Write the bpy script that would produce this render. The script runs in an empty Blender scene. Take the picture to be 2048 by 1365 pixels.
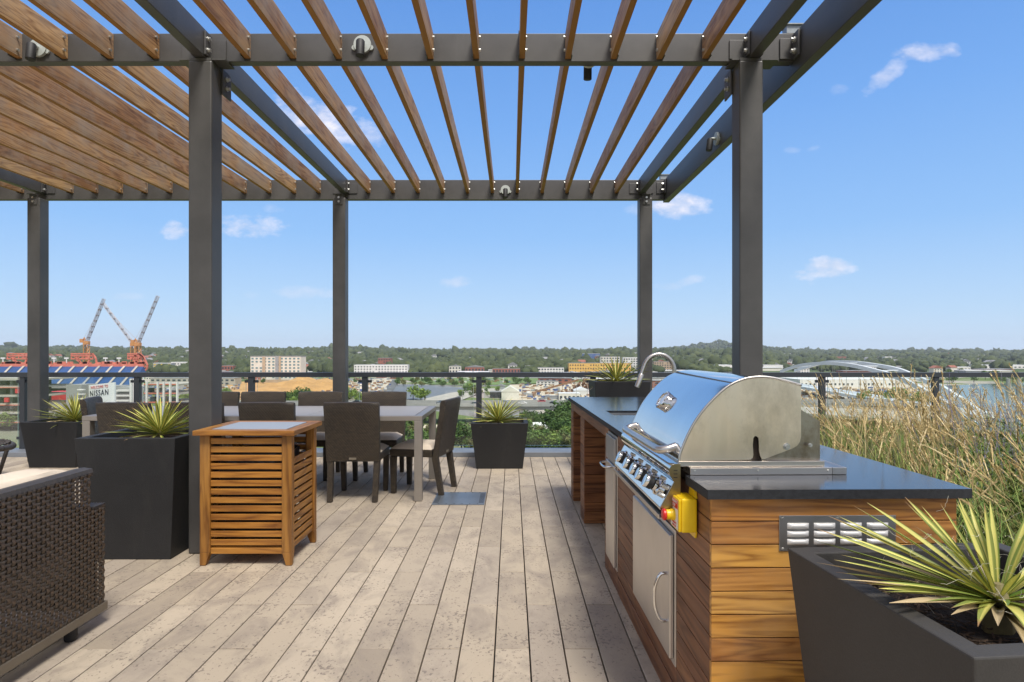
import bpy, math, random
import numpy as np
from mathutils import Vector, Matrix, Euler, noise
R = math.radians
random.seed(7)
SC = bpy.context.scene
COL = SC.collection

# ------------------------------------------------------------------ camera, world, sun, exposure
EYE, F0, HX, HY = 1.34, 1250.0, 1023.0, 704.0
cd = bpy.data.cameras.new("camera"); cam = bpy.data.objects.new("camera", cd); COL.objects.link(cam)
cam.location = (0, 0, EYE); cam.rotation_euler = (R(90), 0, 0)
cd.sensor_width = 36; cd.lens = F0 / 2048 * 36; cd.shift_x = 1 / 2048; cd.shift_y = 21.5 / 2048
cd.clip_start = 0.05; cd.clip_end = 40000
SC.camera = cam
SC.view_settings.view_transform = 'Standard'; SC.view_settings.look = 'None'
SC.view_settings.gamma = 1; SC.view_settings.exposure = 0.72
SC.cycles.max_bounces = 8; SC.cycles.transparent_max_bounces = 16
SC.cycles.sample_clamp_indirect = 6

SUN_DIR = Vector((0.24, -0.52, 1.0)).normalized()
sl = bpy.data.lights.new("sun", 'SUN'); sl.energy = 3.3; sl.angle = R(18); sl.color = (1.0, 0.95, 0.87)
so = bpy.data.objects.new("sun", sl); COL.objects.link(so)
so.rotation_euler = SUN_DIR.to_track_quat('Z', 'Y').to_euler()

W = bpy.data.worlds.new("World"); SC.world = W; W.use_nodes = True


class NT:
    """tiny helper round a node tree"""
    def __init__(s, nt):
        s.t = nt; nt.nodes.clear()
    def n(s, typ, **kw):
        nd = s.t.nodes.new(typ)
        for k, v in kw.items():
            setattr(nd, k, v)
        return nd
    def l(s, a, b):
        s.t.links.new(a, b)
    def setin(s, sock, v):
        if isinstance(v, bpy.types.NodeSocket): s.l(v, sock)
        else: sock.default_value = v
    def m(s, op, a, b=0.0, c=None, clamp=False):
        nd = s.n('ShaderNodeMath', operation=op, use_clamp=clamp)
        s.setin(nd.inputs[0], a); s.setin(nd.inputs[1], b)
        if c is not None: s.setin(nd.inputs[2], c)
        return nd.outputs[0]
    def mix(s, f, a, b, blend='MIX'):
        nd = s.n('ShaderNodeMix', data_type='RGBA', blend_type=blend)
        s.setin(nd.inputs[0], f)
        for k, v in ((6, a), (7, b)):
            if not isinstance(v, bpy.types.NodeSocket) and len(v) == 3: v = (*v, 1)
            s.setin(nd.inputs[k], v)
        return nd.outputs[2]
    def ramp(s, f, stops, interp='LINEAR'):
        nd = s.n('ShaderNodeValToRGB'); cr = nd.color_ramp; cr.interpolation = interp
        while len(cr.elements) < len(stops): cr.elements.new(0.5)
        for e, (p, c) in zip(cr.elements, stops):
            e.position = p
            e.color = (c, c, c, 1) if isinstance(c, (int, float)) else (*c, 1)
        s.setin(nd.inputs[0], f)
        return nd.outputs[0]
    def noise(s, vec, scale, detail=4, rough=0.55, dist=0.0, dim='3D'):
        nd = s.n('ShaderNodeTexNoise', noise_dimensions=dim)
        s.setin(nd.inputs['Vector'], vec)
        nd.inputs['Scale'].default_value = scale; nd.inputs['Detail'].default_value = detail
        nd.inputs['Roughness'].default_value = rough; nd.inputs['Distortion'].default_value = dist
        return nd.outputs[0]
    def mapping(s, vec, scale=(1, 1, 1), loc=(0, 0, 0), rot=(0, 0, 0)):
        nd = s.n('ShaderNodeMapping'); s.l(vec, nd.inputs[0])
        nd.inputs[1].default_value = loc; nd.inputs[2].default_value = rot; nd.inputs[3].default_value = scale
        return nd.outputs[0]
    def sep(s, v):
        nd = s.n('ShaderNodeSeparateXYZ'); s.l(v, nd.inputs[0]); return nd.outputs
    def comb(s, x, y, z):
        nd = s.n('ShaderNodeCombineXYZ')
        for i, v in enumerate((x, y, z)): s.setin(nd.inputs[i], v)
        return nd.outputs[0]


def build_world():
    g = NT(W.node_tree)
    tc = g.n('ShaderNodeTexCoord')
    sky = g.n('ShaderNodeTexSky', sky_type='NISHITA', sun_disc=False)
    sky.sun_elevation = math.asin(SUN_DIR.z); sky.sun_rotation = math.atan2(SUN_DIR.x, SUN_DIR.y)
    sky.altitude = 150; sky.air_density = 1.0; sky.dust_density = 0.6; sky.ozone_density = 2.2
    d = tc.outputs['Generated']
    x, y, z = g.sep(d)
    ya = g.m('MAXIMUM', y, 0.02)
    u = g.m('DIVIDE', x, ya); v = g.m('DIVIDE', z, ya)
    uv = g.comb(u, v, 0.0)
    n1 = g.noise(g.mapping(uv, (1, 2.2, 1)), 9.0, 6, 0.6)
    n1 = g.m('SUBTRACT', n1, 0.5)
    n2 = g.noise(g.mapping(uv, (1, 1.6, 1)), 30.0, 5, 0.6)
    n2 = g.m('SUBTRACT', n2, 0.5)
    tot = None
    # clouds of the day: centre px, half sizes px, opacity, tilt
    cl = [(512, 449, 72, 27, 1.0, 0), (352, 460, 34, 20, 0.85, 0), (640, 238, 110, 48, 0.95, -0.25), (720, 268, 60, 24, 0.6, 0),
          (600, 585, 62, 14, 0.45, 0), (918, 565, 36, 13, 0.5, 0), (1350, 412, 66, 30, 0.95, 0.0), (1380, 560, 28, 13, 0.5, 0.1),
          (1340, 573, 34, 9, 0.25, 0), (1640, 541, 60, 27, 0.9, 0.15), (1775, 150, 50, 24, 0.55, 0.75), (1850, 105, 62, 22, 0.65, 0.05),
          (1585, 300, 20, 8, 0.25, 0), (1628, 297, 18, 7, 0.25, 0.3), (1676, 180, 20, 12, 0.2, 0),
          (250, 594, 34, 8, 0.2, 0), (545, 418, 24, 10, 0.3, 0), (1290, 419, 40, 14, 0.35, 0), (500, 590, 20, 8, 0.15, 0)]
    for (px, py, a, b, op, tilt) in cl:
        uc, vc = (px - HX) / F0, (HY - py) / F0
        du = g.m('SUBTRACT', u, uc); dv = g.m('SUBTRACT', v, vc)
        dv = g.m('SUBTRACT', dv, g.m('MULTIPLY', du, tilt)) if tilt else dv
        du = g.m('DIVIDE', du, a / F0); dv = g.m('DIVIDE', dv, b / F0)
        r2 = g.m('ADD', g.m('MULTIPLY', du, du), g.m('MULTIPLY', dv, dv))
        f = g.m('SUBTRACT', 1.0, r2)
        f = g.m('ADD', f, g.m('MULTIPLY', n1, 3.6)); f = g.m('ADD', f, g.m('MULTIPLY', n2, 2.8))
        f = g.m('MULTIPLY', g.m('MULTIPLY', f, 0.58, clamp=True), op)
        tot = f if tot is None else g.m('MAXIMUM', tot, f)
    front = g.m('GREATER_THAN', y, 0.03)
    tot = g.m('MULTIPLY', tot, front)
    # thin drifting cloud everywhere outside the part of the sky ahead
    za = g.m('MAXIMUM', z, 0.12)
    pl = g.comb(g.m('DIVIDE', x, za), g.m('DIVIDE', y, za), 0.0)
    w = g.noise(g.mapping(pl, (0.9, 1.5, 1), (3.1, 0.4, 0)), 1.25, 7, 0.6, 0.6)
    w = g.ramp(w, [(0.38, 0.0), (0.66, 0.9)])
    side = g.m('MAXIMUM', g.m('SUBTRACT', g.m('ABSOLUTE', u), 0.86), g.m('SUBTRACT', v, 0.62))
    side = g.m('MAXIMUM', g.m('MULTIPLY', side, 4.0), g.m('SUBTRACT', 1.0, front), clamp=True)
    behind = g.m('MULTIPLY', g.m('MULTIPLY', y, -2.5), 1.0, clamp=True)
    w = g.m('ADD', w, g.m('ADD', g.m('MULTIPLY', behind, 0.34), 0.13), clamp=True)          # extra cloud out of view, added overhead and behind as white fill light
    side = g.m('MULTIPLY', side, g.m('MULTIPLY', g.m('SUBTRACT', z, 0.02), 5.0, clamp=True))
    tot = g.m('MAXIMUM', tot, g.m('MULTIPLY', w, side))
    # clear-day blue by height above the horizon, carried on the physical sky
    el = g.m('MAXIMUM', z, 0.0)
    k = 10.0
    grad = g.ramp(el, [(0.0, (0.62, 0.79, 1.0)), (0.06, (0.50, 0.72, 1.0)), (0.18, (0.31, 0.575, 1.0)), (0.34, (0.20, 0.45, 0.95)), (0.60, (0.085, 0.27, 0.76)), (1.0, (0.05, 0.18, 0.58))])
    gs = g.n('ShaderNodeVectorMath', operation='SCALE'); g.l(grad, gs.inputs[0]); gs.inputs['Scale'].default_value = 5.9
    base = g.mix(0.10, gs.outputs[0], sky.outputs[0])
    shade = g.m('ADD', 0.92, g.m('MULTIPLY', n2, 0.45))
    cc = g.comb(g.m('MULTIPLY', shade, 6.1), g.m('MULTIPLY', shade, 5.95), g.m('MULTIPLY', shade, 6.5))
    col = g.mix(tot, base, cc)
    bg = g.n('ShaderNodeBackground'); bg.inputs['Strength'].default_value = 0.10
    out = g.n('ShaderNodeOutputWorld')
    g.l(col, bg.inputs[0]); g.l(bg.outputs[0], out.inputs[0])
build_world()

# ------------------------------------------------------------------ helpers
def P(px, py, Y):
    """point at distance Y that is seen at photo pixel (px, py)"""
    return Vector(((px - HX) * Y / F0, Y, EYE - (py - HY) * Y / F0))


def woff(o):
    v = Vector((0, 0, 0))
    while o is not None:
        v += o.location; o = o.parent
    return v


def tag(o, label=None, cat=None, group=None, kind=None):
    if label: o['label'] = label
    if cat: o['category'] = cat
    if group: o['group'] = group
    if kind: o['kind'] = kind
    return o


def thing(name, label, cat, loc=(0, 0, 0), group=None):
    o = bpy.data.objects.new(name, None); COL.objects.link(o); o.location = loc
    o.empty_display_size = 0.1
    return tag(o, label, cat, group)


class MB:
    def __init__(s):
        s.v = []; s.f = []; s.uv = None; s.mi = []
    def add(s, vs, fs):
        b = len(s.v); s.v += [tuple(v) for v in vs]; s.f += [tuple(b + i for i in f) for f in fs]
        return s
    def box(s, x0, x1, y0, y1, z0, z1):
        return s.add([(x0, y0, z0), (x1, y0, z0), (x1, y1, z0), (x0, y1, z0), (x0, y0, z1), (x1, y0, z1), (x1, y1, z1), (x0, y1, z1)],
                     [(0, 3, 2, 1), (4, 5, 6, 7), (0, 1, 5, 4), (1, 2, 6, 5), (2, 3, 7, 6), (3, 0, 4, 7)])
    def hexa(s, b, t):
        return s.add(list(b) + list(t), [(0, 3, 2, 1), (4, 5, 6, 7), (0, 1, 5, 4), (1, 2, 6, 5), (2, 3, 7, 6), (3, 0, 4, 7)])
    def obox(s, c, size, rot=None):
        M_ = (Euler(rot).to_matrix() if rot is not None and not isinstance(rot, Matrix) else rot) or Matrix.Identity(3)
        hx, hy, hz = size[0] / 2, size[1] / 2, size[2] / 2
        pts = [Vector(c) + M_ @ Vector(p) for p in ((-hx, -hy, -hz), (hx, -hy, -hz), (hx, hy, -hz), (-hx, hy, -hz), (-hx, -hy, hz), (hx, -hy, hz), (hx, hy, hz), (-hx, hy, hz))]
        return s.hexa(pts[:4], pts[4:])
    def beam(s, a, b, w, h, up=(0, 0, 1)):
        a = Vector(a); b = Vector(b); d = (b - a).normalized(); u = Vector(up)
        r = d.cross(u)
        if r.length < 1e-4: r = d.cross(Vector((0, 1, 0)))
        r.normalize(); u = r.cross(d)
        q = [r * sx * w / 2 + u * sz * h / 2 for sx, sz in ((-1, -1), (1, -1), (1, 1), (-1, 1))]
        return s.add([a + k for k in q] + [b + k for k in q], [(3, 2, 1, 0), (4, 5, 6, 7), (0, 1, 5, 4), (1, 2, 6, 5), (2, 3, 7, 6), (3, 0, 4, 7)])
    def tube(s, pts, r, n=8, caps=True):
        pts = [Vector(p) for p in pts]; rs = r if isinstance(r, (list, tuple)) else [r] * len(pts)
        b = len(s.v); up = None
        for i, p in enumerate(pts):
            d = (pts[min(i + 1, len(pts) - 1)] - pts[max(i - 1, 0)]).normalized()
            if up is None:
                up = Vector((0, 0, 1)) if abs(d.z) < 0.9 else Vector((0, 1, 0))
            x = d.cross(up).normalized(); up = x.cross(d).normalized()
            for k in range(n):
                a = 2 * math.pi * k / n
                s.v.append(tuple(p + (x * math.cos(a) + up * math.sin(a)) * rs[i]))
        for i in range(len(pts) - 1):
            for k in range(n):
                k2 = (k + 1) % n
                s.f.append((b + i * n + k, b + i * n + k2, b + (i + 1) * n + k2, b + (i + 1) * n + k))
        if caps:
            s.f.append(tuple(b + k for k in range(n))[::-1]); e = b + (len(pts) - 1) * n
            s.f.append(tuple(e + k for k in range(n)))
        return s
    def lathe(s, c, d, prof, n=24):
        """turned part: prof = [(distance along d, radius)]"""
        c = Vector(c); d = Vector(d).normalized(); x = d.orthogonal().normalized(); y = d.cross(x); b = len(s.v)
        for t, r in prof:
            for k in range(n):
                a = 2 * math.pi * k / n; s.v.append(tuple(c + d * t + (x * math.cos(a) + y * math.sin(a)) * r))
        for i in range(len(prof) - 1):
            for k in range(n):
                k2 = (k + 1) % n; s.f.append((b + i * n + k, b + i * n + k2, b + (i + 1) * n + k2, b + (i + 1) * n + k))
        s.f.append(tuple(b + k for k in range(n))[::-1]); e = b + (len(prof) - 1) * n; s.f.append(tuple(e + k for k in range(n)))
        return s
    def prism(s, poly, axis, a0, a1):
        """poly: 2-D points; axis 'y': (x,z), 'x': (y,z), 'z': (x,y)"""
        def mk(p, a):
            return (p[0], a, p[1]) if axis == 'y' else ((a, p[0], p[1]) if axis == 'x' else (p[0], p[1], a))
        n = len(poly)
        vs = [mk(p, a0) for p in poly] + [mk(p, a1) for p in poly]
        fs = [tuple(range(n)), tuple(range(2 * n - 1, n - 1, -1))] + [(i, i + n, (i + 1) % n + n, (i + 1) % n) for i in range(n)]
        return s.add(vs, fs)
    def grid(s, rows):
        n = len(rows[0]); b = len(s.v)
        for r in rows: s.v += [tuple(p) for p in r]
        for i in range(len(rows) - 1):
            for k in range(n - 1):
                s.f.append((b + i * n + k, b + i * n + k + 1, b + (i + 1) * n + k + 1, b + (i + 1) * n + k))
        return s
    def build(s, name, mat, parent=None, smooth=False, bevel=0.0, label=None, raw=False, auto=None):
        me = bpy.data.meshes.new(name)
        o_ = Vector((0, 0, 0)) if raw else woff(parent)
        me.from_pydata([(v[0] - o_.x, v[1] - o_.y, v[2] - o_.z) for v in s.v], [], s.f)
        if s.uv is not None:
            l = me.uv_layers.new(name='uv'); l.data.foreach_set('uv', [c for p in s.uv for c in p])
        me.materials.append(mat); me.validate()
        if s.uv is None: fixn(me)
        me.update()
        if smooth: me.shade_smooth()
        if auto: me.shade_smooth(); me.set_sharp_from_angle(angle=R(auto))
        ob = bpy.data.objects.new(name, me); COL.objects.link(ob); ob.parent = parent
        if bevel:
            bv = ob.modifiers.new('bevel', 'BEVEL'); bv.width = bevel; bv.segments = 2; bv.limit_method = 'ANGLE'; bv.harden_normals = False
        if label: ob['label'] = label
        return ob


def fixn(me):
    import bmesh
    if len(me.polygons) > 60000: return
    bm = bmesh.new(); bm.from_mesh(me)
    bmesh.ops.recalc_face_normals(bm, faces=bm.faces); bm.to_mesh(me); bm.free()


def copy_thing(root, loc=None, rotz=None, label=None):
    def cp(o, par):
        c = o.copy(); COL.objects.link(c); c.parent = par
        for ch in o.children: cp(ch, c)
        return c
    r = cp(root, None)
    if loc is not None: r.location = loc
    if rotz is not None: r.rotation_euler = (0, 0, rotz)
    if label: r['label'] = label
    return r


def spline(pts, n=6):
    out = []
    P_ = [Vector(p) for p in pts]
    for i in range(len(P_) - 1):
        p0 = P_[max(i - 1, 0)]; p1 = P_[i]; p2 = P_[i + 1]; p3 = P_[min(i + 2, len(P_) - 1)]
        for k in range(n):
            t = k / n
            out.append(0.5 * ((2 * p1) + (p2 - p0) * t + (2 * p0 - 5 * p1 + 4 * p2 - p3) * t * t + (3 * p1 - p0 - 3 * p2 + p3) * t ** 3))
    out.append(P_[-1])
    return out

# ------------------------------------------------------------------ materials
MATS = {}
def new_mat(name):
    m = bpy.data.materials.new(name); m.use_nodes = True
    return m, NT(m.node_tree)


def finish(g, col, rough=0.6, metal=0.0, bump=None, bstr=0.2, bdist=0.01, **kw):
    b = g.n('ShaderNodeBsdfPrincipled'); o = g.n('ShaderNodeOutputMaterial')
    if not isinstance(col, bpy.types.NodeSocket) and len(col) == 3: col = (*col, 1)
    g.setin(b.inputs['Base Color'], col); g.setin(b.inputs['Roughness'], rough); g.setin(b.inputs['Metallic'], metal)
    for k, v in kw.items(): g.setin(b.inputs[k.replace('_', ' ')], v)
    if bump is not None:
        bp = g.n('ShaderNodeBump'); bp.inputs['Strength'].default_value = bstr; bp.inputs['Distance'].default_value = bdist
        g.l(bump, bp.inputs['Height']); g.l(bp.outputs[0], b.inputs['Normal'])
    g.l(b.outputs[0], o.inputs[0])
    return b


def mulc(c, k): return tuple(min(1, a * k) for a in c[:3])


def plain(name, c, rough=0.6, metal=0.0, var=0.25, scale=4.0, fine=60.0, bstr=0.15, bdist=0.003, dirt=None, **kw):
    """painted / cast / woven surface with mottling, wear and fine bump"""
    if name in MATS: return MATS[name]
    m, g = new_mat(name); tc = g.n('ShaderNodeTexCoord').outputs['Object']
    a = g.noise(tc, scale, 6, 0.6); f = g.noise(tc, fine, 3, 0.6)
    k = g.ramp(a, [(0.3, 0.0), (0.7, 1.0)])
    col = g.mix(k, mulc(c, 1 - var), mulc(c, 1 + var))
    col = g.mix(g.m('MULTIPLY', g.ramp(f, [(0.4, 0.0), (0.75, 1.0)]), var), col, mulc(c, 1.9))
    if dirt:
        dn = g.noise(g.mapping(tc, (2.2, 2.2, 0.7)), scale * 0.6, 8, 0.72); col = g.mix(g.ramp(dn, [(0.55, 0.0), (0.75, 0.7)]), col, dirt)
    rr = g.m('ADD', rough - 0.08, g.m('MULTIPLY', a, 0.16))
    finish(g, col, rr, metal, f, bstr, bdist, **kw)
    MATS[name] = m
    return m


def island(g):
    return g.n('ShaderNodeNewGeometry').outputs['Random Per Island']


def wood(name, tones, axis, rough=0.55, grey=0.0, streak=1.0, use_obj=False, spec=0.4, edge=None):
    """board by board tone; grain drawn along one axis"""
    m, g = new_mat(name); tc = g.n('ShaderNodeTexCoord').outputs['Object']
    rnd = g.n('ShaderNodeObjectInfo').outputs['Random'] if use_obj else island(g)
    off = g.comb(g.m('MULTIPLY', rnd, 13.7), g.m('MULTIPLY', rnd, 57.1), g.m('MULTIPLY', rnd, 31.9))
    va = g.n('ShaderNodeVectorMath', operation='ADD'); g.l(tc, va.inputs[0]); g.l(off, va.inputs[1])
    sc = [14.0, 14.0, 14.0]; sc['xyz'.index(axis)] = 1.1
    p = g.mapping(va.outputs[0], tuple(sc))
    warp = g.noise(p, 0.55, 3, 0.5, 0.4)
    rings = g.m('FRACT', g.m('MULTIPLY', warp, 9.0 * streak))
    rings = g.m('ABSOLUTE', g.m('SUBTRACT', rings, 0.5))
    fine = g.noise(g.mapping(va.outputs[0], tuple(s * 5 for s in sc)), 1.0, 5, 0.65)
    pat = g.m('ADD', g.m('MULTIPLY', rings, 0.8), g.m('MULTIPLY', fine, 0.6))
    base = g.ramp(rnd, [(i / (len(tones) - 1), t) for i, t in enumerate(tones)])
    patch = g.noise(g.mapping(va.outputs[0], tuple(s * .22 for s in sc)), 1.0, 4, 0.6)
    base = g.mix(g.ramp(patch, [(0.38, 0.55), (0.62, 0.0)]), base, mulc(tones[0], 0.8))
    dark = g.mix(1.0, base, (0.40, 0.31, 0.25), 'MULTIPLY')
    col = g.mix(g.ramp(pat, [(0.22, 1.0), (0.62, 0.0)]), base, dark)
    lite = g.mix(0.5, base, mulc(tones[-1], 1.45))
    col = g.mix(g.ramp(g.noise(p, 0.9, 4, 0.6), [(0.5, 0.0), (0.75, 0.75)]), col, lite)
    if grey:
        gn = g.noise(g.mapping(tc, (2.5, 2.5, 2.5)), 1.0, 6, 0.7)
        col = g.mix(g.m('MULTIPLY', g.ramp(gn, [(0.42, 0.0), (0.68, 1.0)]), grey), col, (0.33, 0.28, 0.22))
    if edge:                                                       # downward-facing sides take one flat edge colour
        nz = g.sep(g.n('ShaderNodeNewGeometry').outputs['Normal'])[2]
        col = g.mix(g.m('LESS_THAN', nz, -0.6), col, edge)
    finish(g, col, g.m('ADD', rough - 0.1, g.m('MULTIPLY', fine, 0.25)), 0, pat, 0.25, 0.002, Specular_IOR_Level=spec)
    MATS[name] = m
    return m


steel_grey = plain('pergola steel paint', (0.074, 0.071, 0.068), 0.46, 0.25, 0.22, 3.0, 220, 0.25, 0.001, dirt=(0.105, 0.102, 0.098))
rail_grey = plain('railing powder coat', (0.045, 0.050, 0.058), 0.42, 0.3, 0.12, 3.0, 200, 0.1, 0.001)
curb_grey = plain('curb coping', (0.20, 0.215, 0.235), 0.45, 0.2, 0.12, 2.0, 90, 0.1, 0.001)
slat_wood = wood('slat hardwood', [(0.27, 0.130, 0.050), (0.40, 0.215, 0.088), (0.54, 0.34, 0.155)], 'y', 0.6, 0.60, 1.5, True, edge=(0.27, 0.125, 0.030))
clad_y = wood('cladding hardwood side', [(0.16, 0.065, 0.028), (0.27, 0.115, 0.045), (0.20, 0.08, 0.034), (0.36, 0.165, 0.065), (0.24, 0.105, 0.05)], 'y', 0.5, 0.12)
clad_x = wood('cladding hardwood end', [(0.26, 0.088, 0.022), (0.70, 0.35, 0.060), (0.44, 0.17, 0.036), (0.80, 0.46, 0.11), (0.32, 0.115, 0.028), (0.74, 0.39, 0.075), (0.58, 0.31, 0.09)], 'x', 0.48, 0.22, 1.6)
teak_x = wood('teak slats across', [(0.30, 0.115, 0.018), (0.44, 0.19, 0.028), (0.56, 0.28, 0.052)], 'x', 0.5, 0.05)
teak_y = wood('teak slats along', [(0.27, 0.115, 0.020), (0.36, 0.165, 0.030), (0.46, 0.23, 0.052)], 'y', 0.5, 0.05)
teak_z = wood('teak legs', [(0.27, 0.115, 0.020), (0.36, 0.165, 0.030), (0.46, 0.23, 0.052)], 'z', 0.5, 0.05)
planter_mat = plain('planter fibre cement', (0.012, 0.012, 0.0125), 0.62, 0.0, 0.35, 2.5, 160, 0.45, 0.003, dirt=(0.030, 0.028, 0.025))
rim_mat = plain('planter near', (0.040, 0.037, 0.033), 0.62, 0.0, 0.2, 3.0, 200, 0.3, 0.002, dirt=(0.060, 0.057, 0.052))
soil_mat = plain('potting soil', (0.035, 0.025, 0.018), 0.95, 0, 0.5, 30, 120, 0.9, 0.01)
granite_side = plain('granite edge', (0.014, 0.015, 0.017), 0.75, 0, 0.8, 60, 300, 0.4, 0.001)
bolt_mat = plain('galvanised bolt', (0.55, 0.55, 0.52), 0.35, 0.9, 0.15, 20, 90, 0.05)
black_plastic = plain('black plastic', (0.010, 0.010, 0.011), 0.62, 0, 0.2, 10, 90, 0.05)
lamp_plate = plain('lamp plate', (0.42, 0.45, 0.42), 0.5, 0.2, 0.1, 10, 90, 0.05)
cushion = plain('cushion canvas', (0.66, 0.56, 0.44), 0.9, 0, 0.10, 4, 300, 0.3, 0.001)
yellow = plain('yellow enclosure', (0.80, 0.52, 0.008), 0.35, 0, 0.05, 8, 60, 0.05)
red_btn = plain('red button', (0.62, 0.02, 0.015), 0.35, 0, 0.1, 8, 60, 0.05)
white_lbl = plain('label white', (0.75, 0.70, 0.62), 0.5, 0, 0.08, 30, 60, 0.02)
taupe = plain('taupe aluminium', (0.30, 0.27, 0.235), 0.42, 0.5, 0.08, 3, 150, 0.06, 0.001)
table_glass = plain('table panel', (0.31, 0.285, 0.255), 0.42, 0.0, 0.06, 1.5, 150, 0.02, 0.001)
bag_mat = plain('bin liner', (0.012, 0.013, 0.015), 0.3, 0, 0.3, 12, 40, 0.6, 0.01)
inlay = plain('cabinet inlay', (0.30, 0.32, 0.345), 0.42, 0.0, 0.04, 2, 120, 0.0, 0.001)
plate_steel = plain('floor access plate', (0.19, 0.215, 0.24), 0.42, 0.5, 0.2, 3, 90, 0.06, 0.001)


def m_granite():
    m, g = new_mat('polished granite'); tc = g.n('ShaderNodeTexCoord').outputs['Object']
    v = g.n('ShaderNodeTexVoronoi'); g.l(tc, v.inputs['Vector']); v.inputs['Scale'].default_value = 420
    n = g.noise(tc, 240, 4, 0.7)
    col = g.mix(g.ramp(n, [(0.45, 0.0), (0.7, 1.0)]), (0.012, 0.014, 0.017), (0.060, 0.064, 0.070))
    finish(g, col, 0.17, 0, n, 0.02, 0.0005, IOR=1.72)
    return m
granite = m_granite()


def m_steel(name, base=(0.55, 0.53, 0.50), rough=0.24, axis=(1, 1, 60), stain=0.0, br=0.06):
    m, g = new_mat(name); tc = g.n('ShaderNodeTexCoord').outputs['Object']
    s = g.noise(g.mapping(tc, axis), 14, 5, 0.6)
    big = g.noise(tc, 3.0, 4, 0.6)
    col = g.mix(big, mulc(base, 0.82), mulc(base, 1.12))
    if stain:
        sn = g.noise(g.mapping(tc, (5, 5, 3)), 1.2, 6, 0.7)
        col = g.mix(g.m('MULTIPLY', g.ramp(sn, [(0.48, 0.0), (0.68, 1.0)]), stain), col, (0.20, 0.15, 0.09))
    rr = g.m('ADD', rough, g.m('MULTIPLY', g.m('SUBTRACT', s, 0.5), br * 3))
    rr = g.m('ADD', rr, g.m('MULTIPLY', g.m('SUBTRACT', big, 0.5), br))
    hgt = g.m('ADD', g.m('MULTIPLY', s, 0.02), g.noise(g.mapping(tc, (5.0, 5.0, 1.2)), 1.6, 2, 0.5)) if stain > .3 else s
    finish(g, col, rr, 1.0, hgt, 0.6 if stain > .3 else 0.05, 0.012 if stain > .3 else 0.0004, Anisotropic=0.5)
    MATS[name] = m
    return m
steel_brush = m_steel('brushed stainless', (0.88, 0.76, 0.62), rough=0.38, axis=(60, 1, 1), stain=0.35)
steel_mirror = m_steel('polished stainless', (0.72, 0.72, 0.71), 0.075, (1, 1, 1), 0.0, 0.008)
steel_door = m_steel('door stainless', (0.66, 0.63, 0.60), 0.38, (1, 60, 1), 0.08)
steel_satin = m_steel('satin stainless', (0.62, 0.58, 0.53), 0.33, (1, 1, 1), 0.0, 0.02)
steel_brass = m_steel('heat tinted stainless', (0.34, 0.28, 0.15), 0.30, (1, 1, 40), 0.5)


def m_wicker(name, c1, c2, dark, su=0.020, sv=0.0105):
    m, g = new_mat(name); tc = g.n('ShaderNodeTexCoord').outputs['Object']
    x, y, z = g.sep(tc)
    u = g.m('ADD', x, y)
    vec = g.comb(g.m('DIVIDE', u, su), g.m('DIVIDE', g.m('ADD', z, g.m('MULTIPLY', g.m('SUBTRACT', y, x), 0.0)), sv), 0.0)
    b = g.n('ShaderNodeTexBrick'); g.l(vec, b.inputs['Vector'])
    b.inputs['Scale'].default_value = 1; b.inputs['Brick Width'].default_value = 1; b.inputs['Row Height'].default_value = 1
    b.inputs['Mortar Size'].default_value = 0.17; b.inputs['Mortar Smooth'].default_value = 0.6; b.inputs['Bias'].default_value = 0
    b.inputs['Color1'].default_value = (*c1, 1); b.inputs['Color2'].default_value = (*c2, 1); b.inputs['Mortar'].default_value = (*dark, 1)
    n = g.noise(tc, 2.0, 3)
    col = g.mix(g.m('MULTIPLY', n, 0.5), b.outputs[0], mulc(c1, 0.5))
    finish(g, col, 0.5, 0, g.m('SUBTRACT', 1.0, b.outputs['Fac']), 0.8, 0.004)
    return m
wicker = m_wicker('woven wicker', (0.048, 0.036, 0.026), (0.115, 0.086, 0.052), (0.007, 0.005, 0.004), 0.024, 0.0125)
strand_warp = plain('wicker upright', (0.056, 0.037, 0.022), 0.45, 0, 0.45, 40, 200, 0.3, 0.001)
strand_mat = plain('wicker strand', (0.047, 0.039, 0.032), 0.5, 0, 0.35, 40, 200, 0.3, 0.001)


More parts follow.
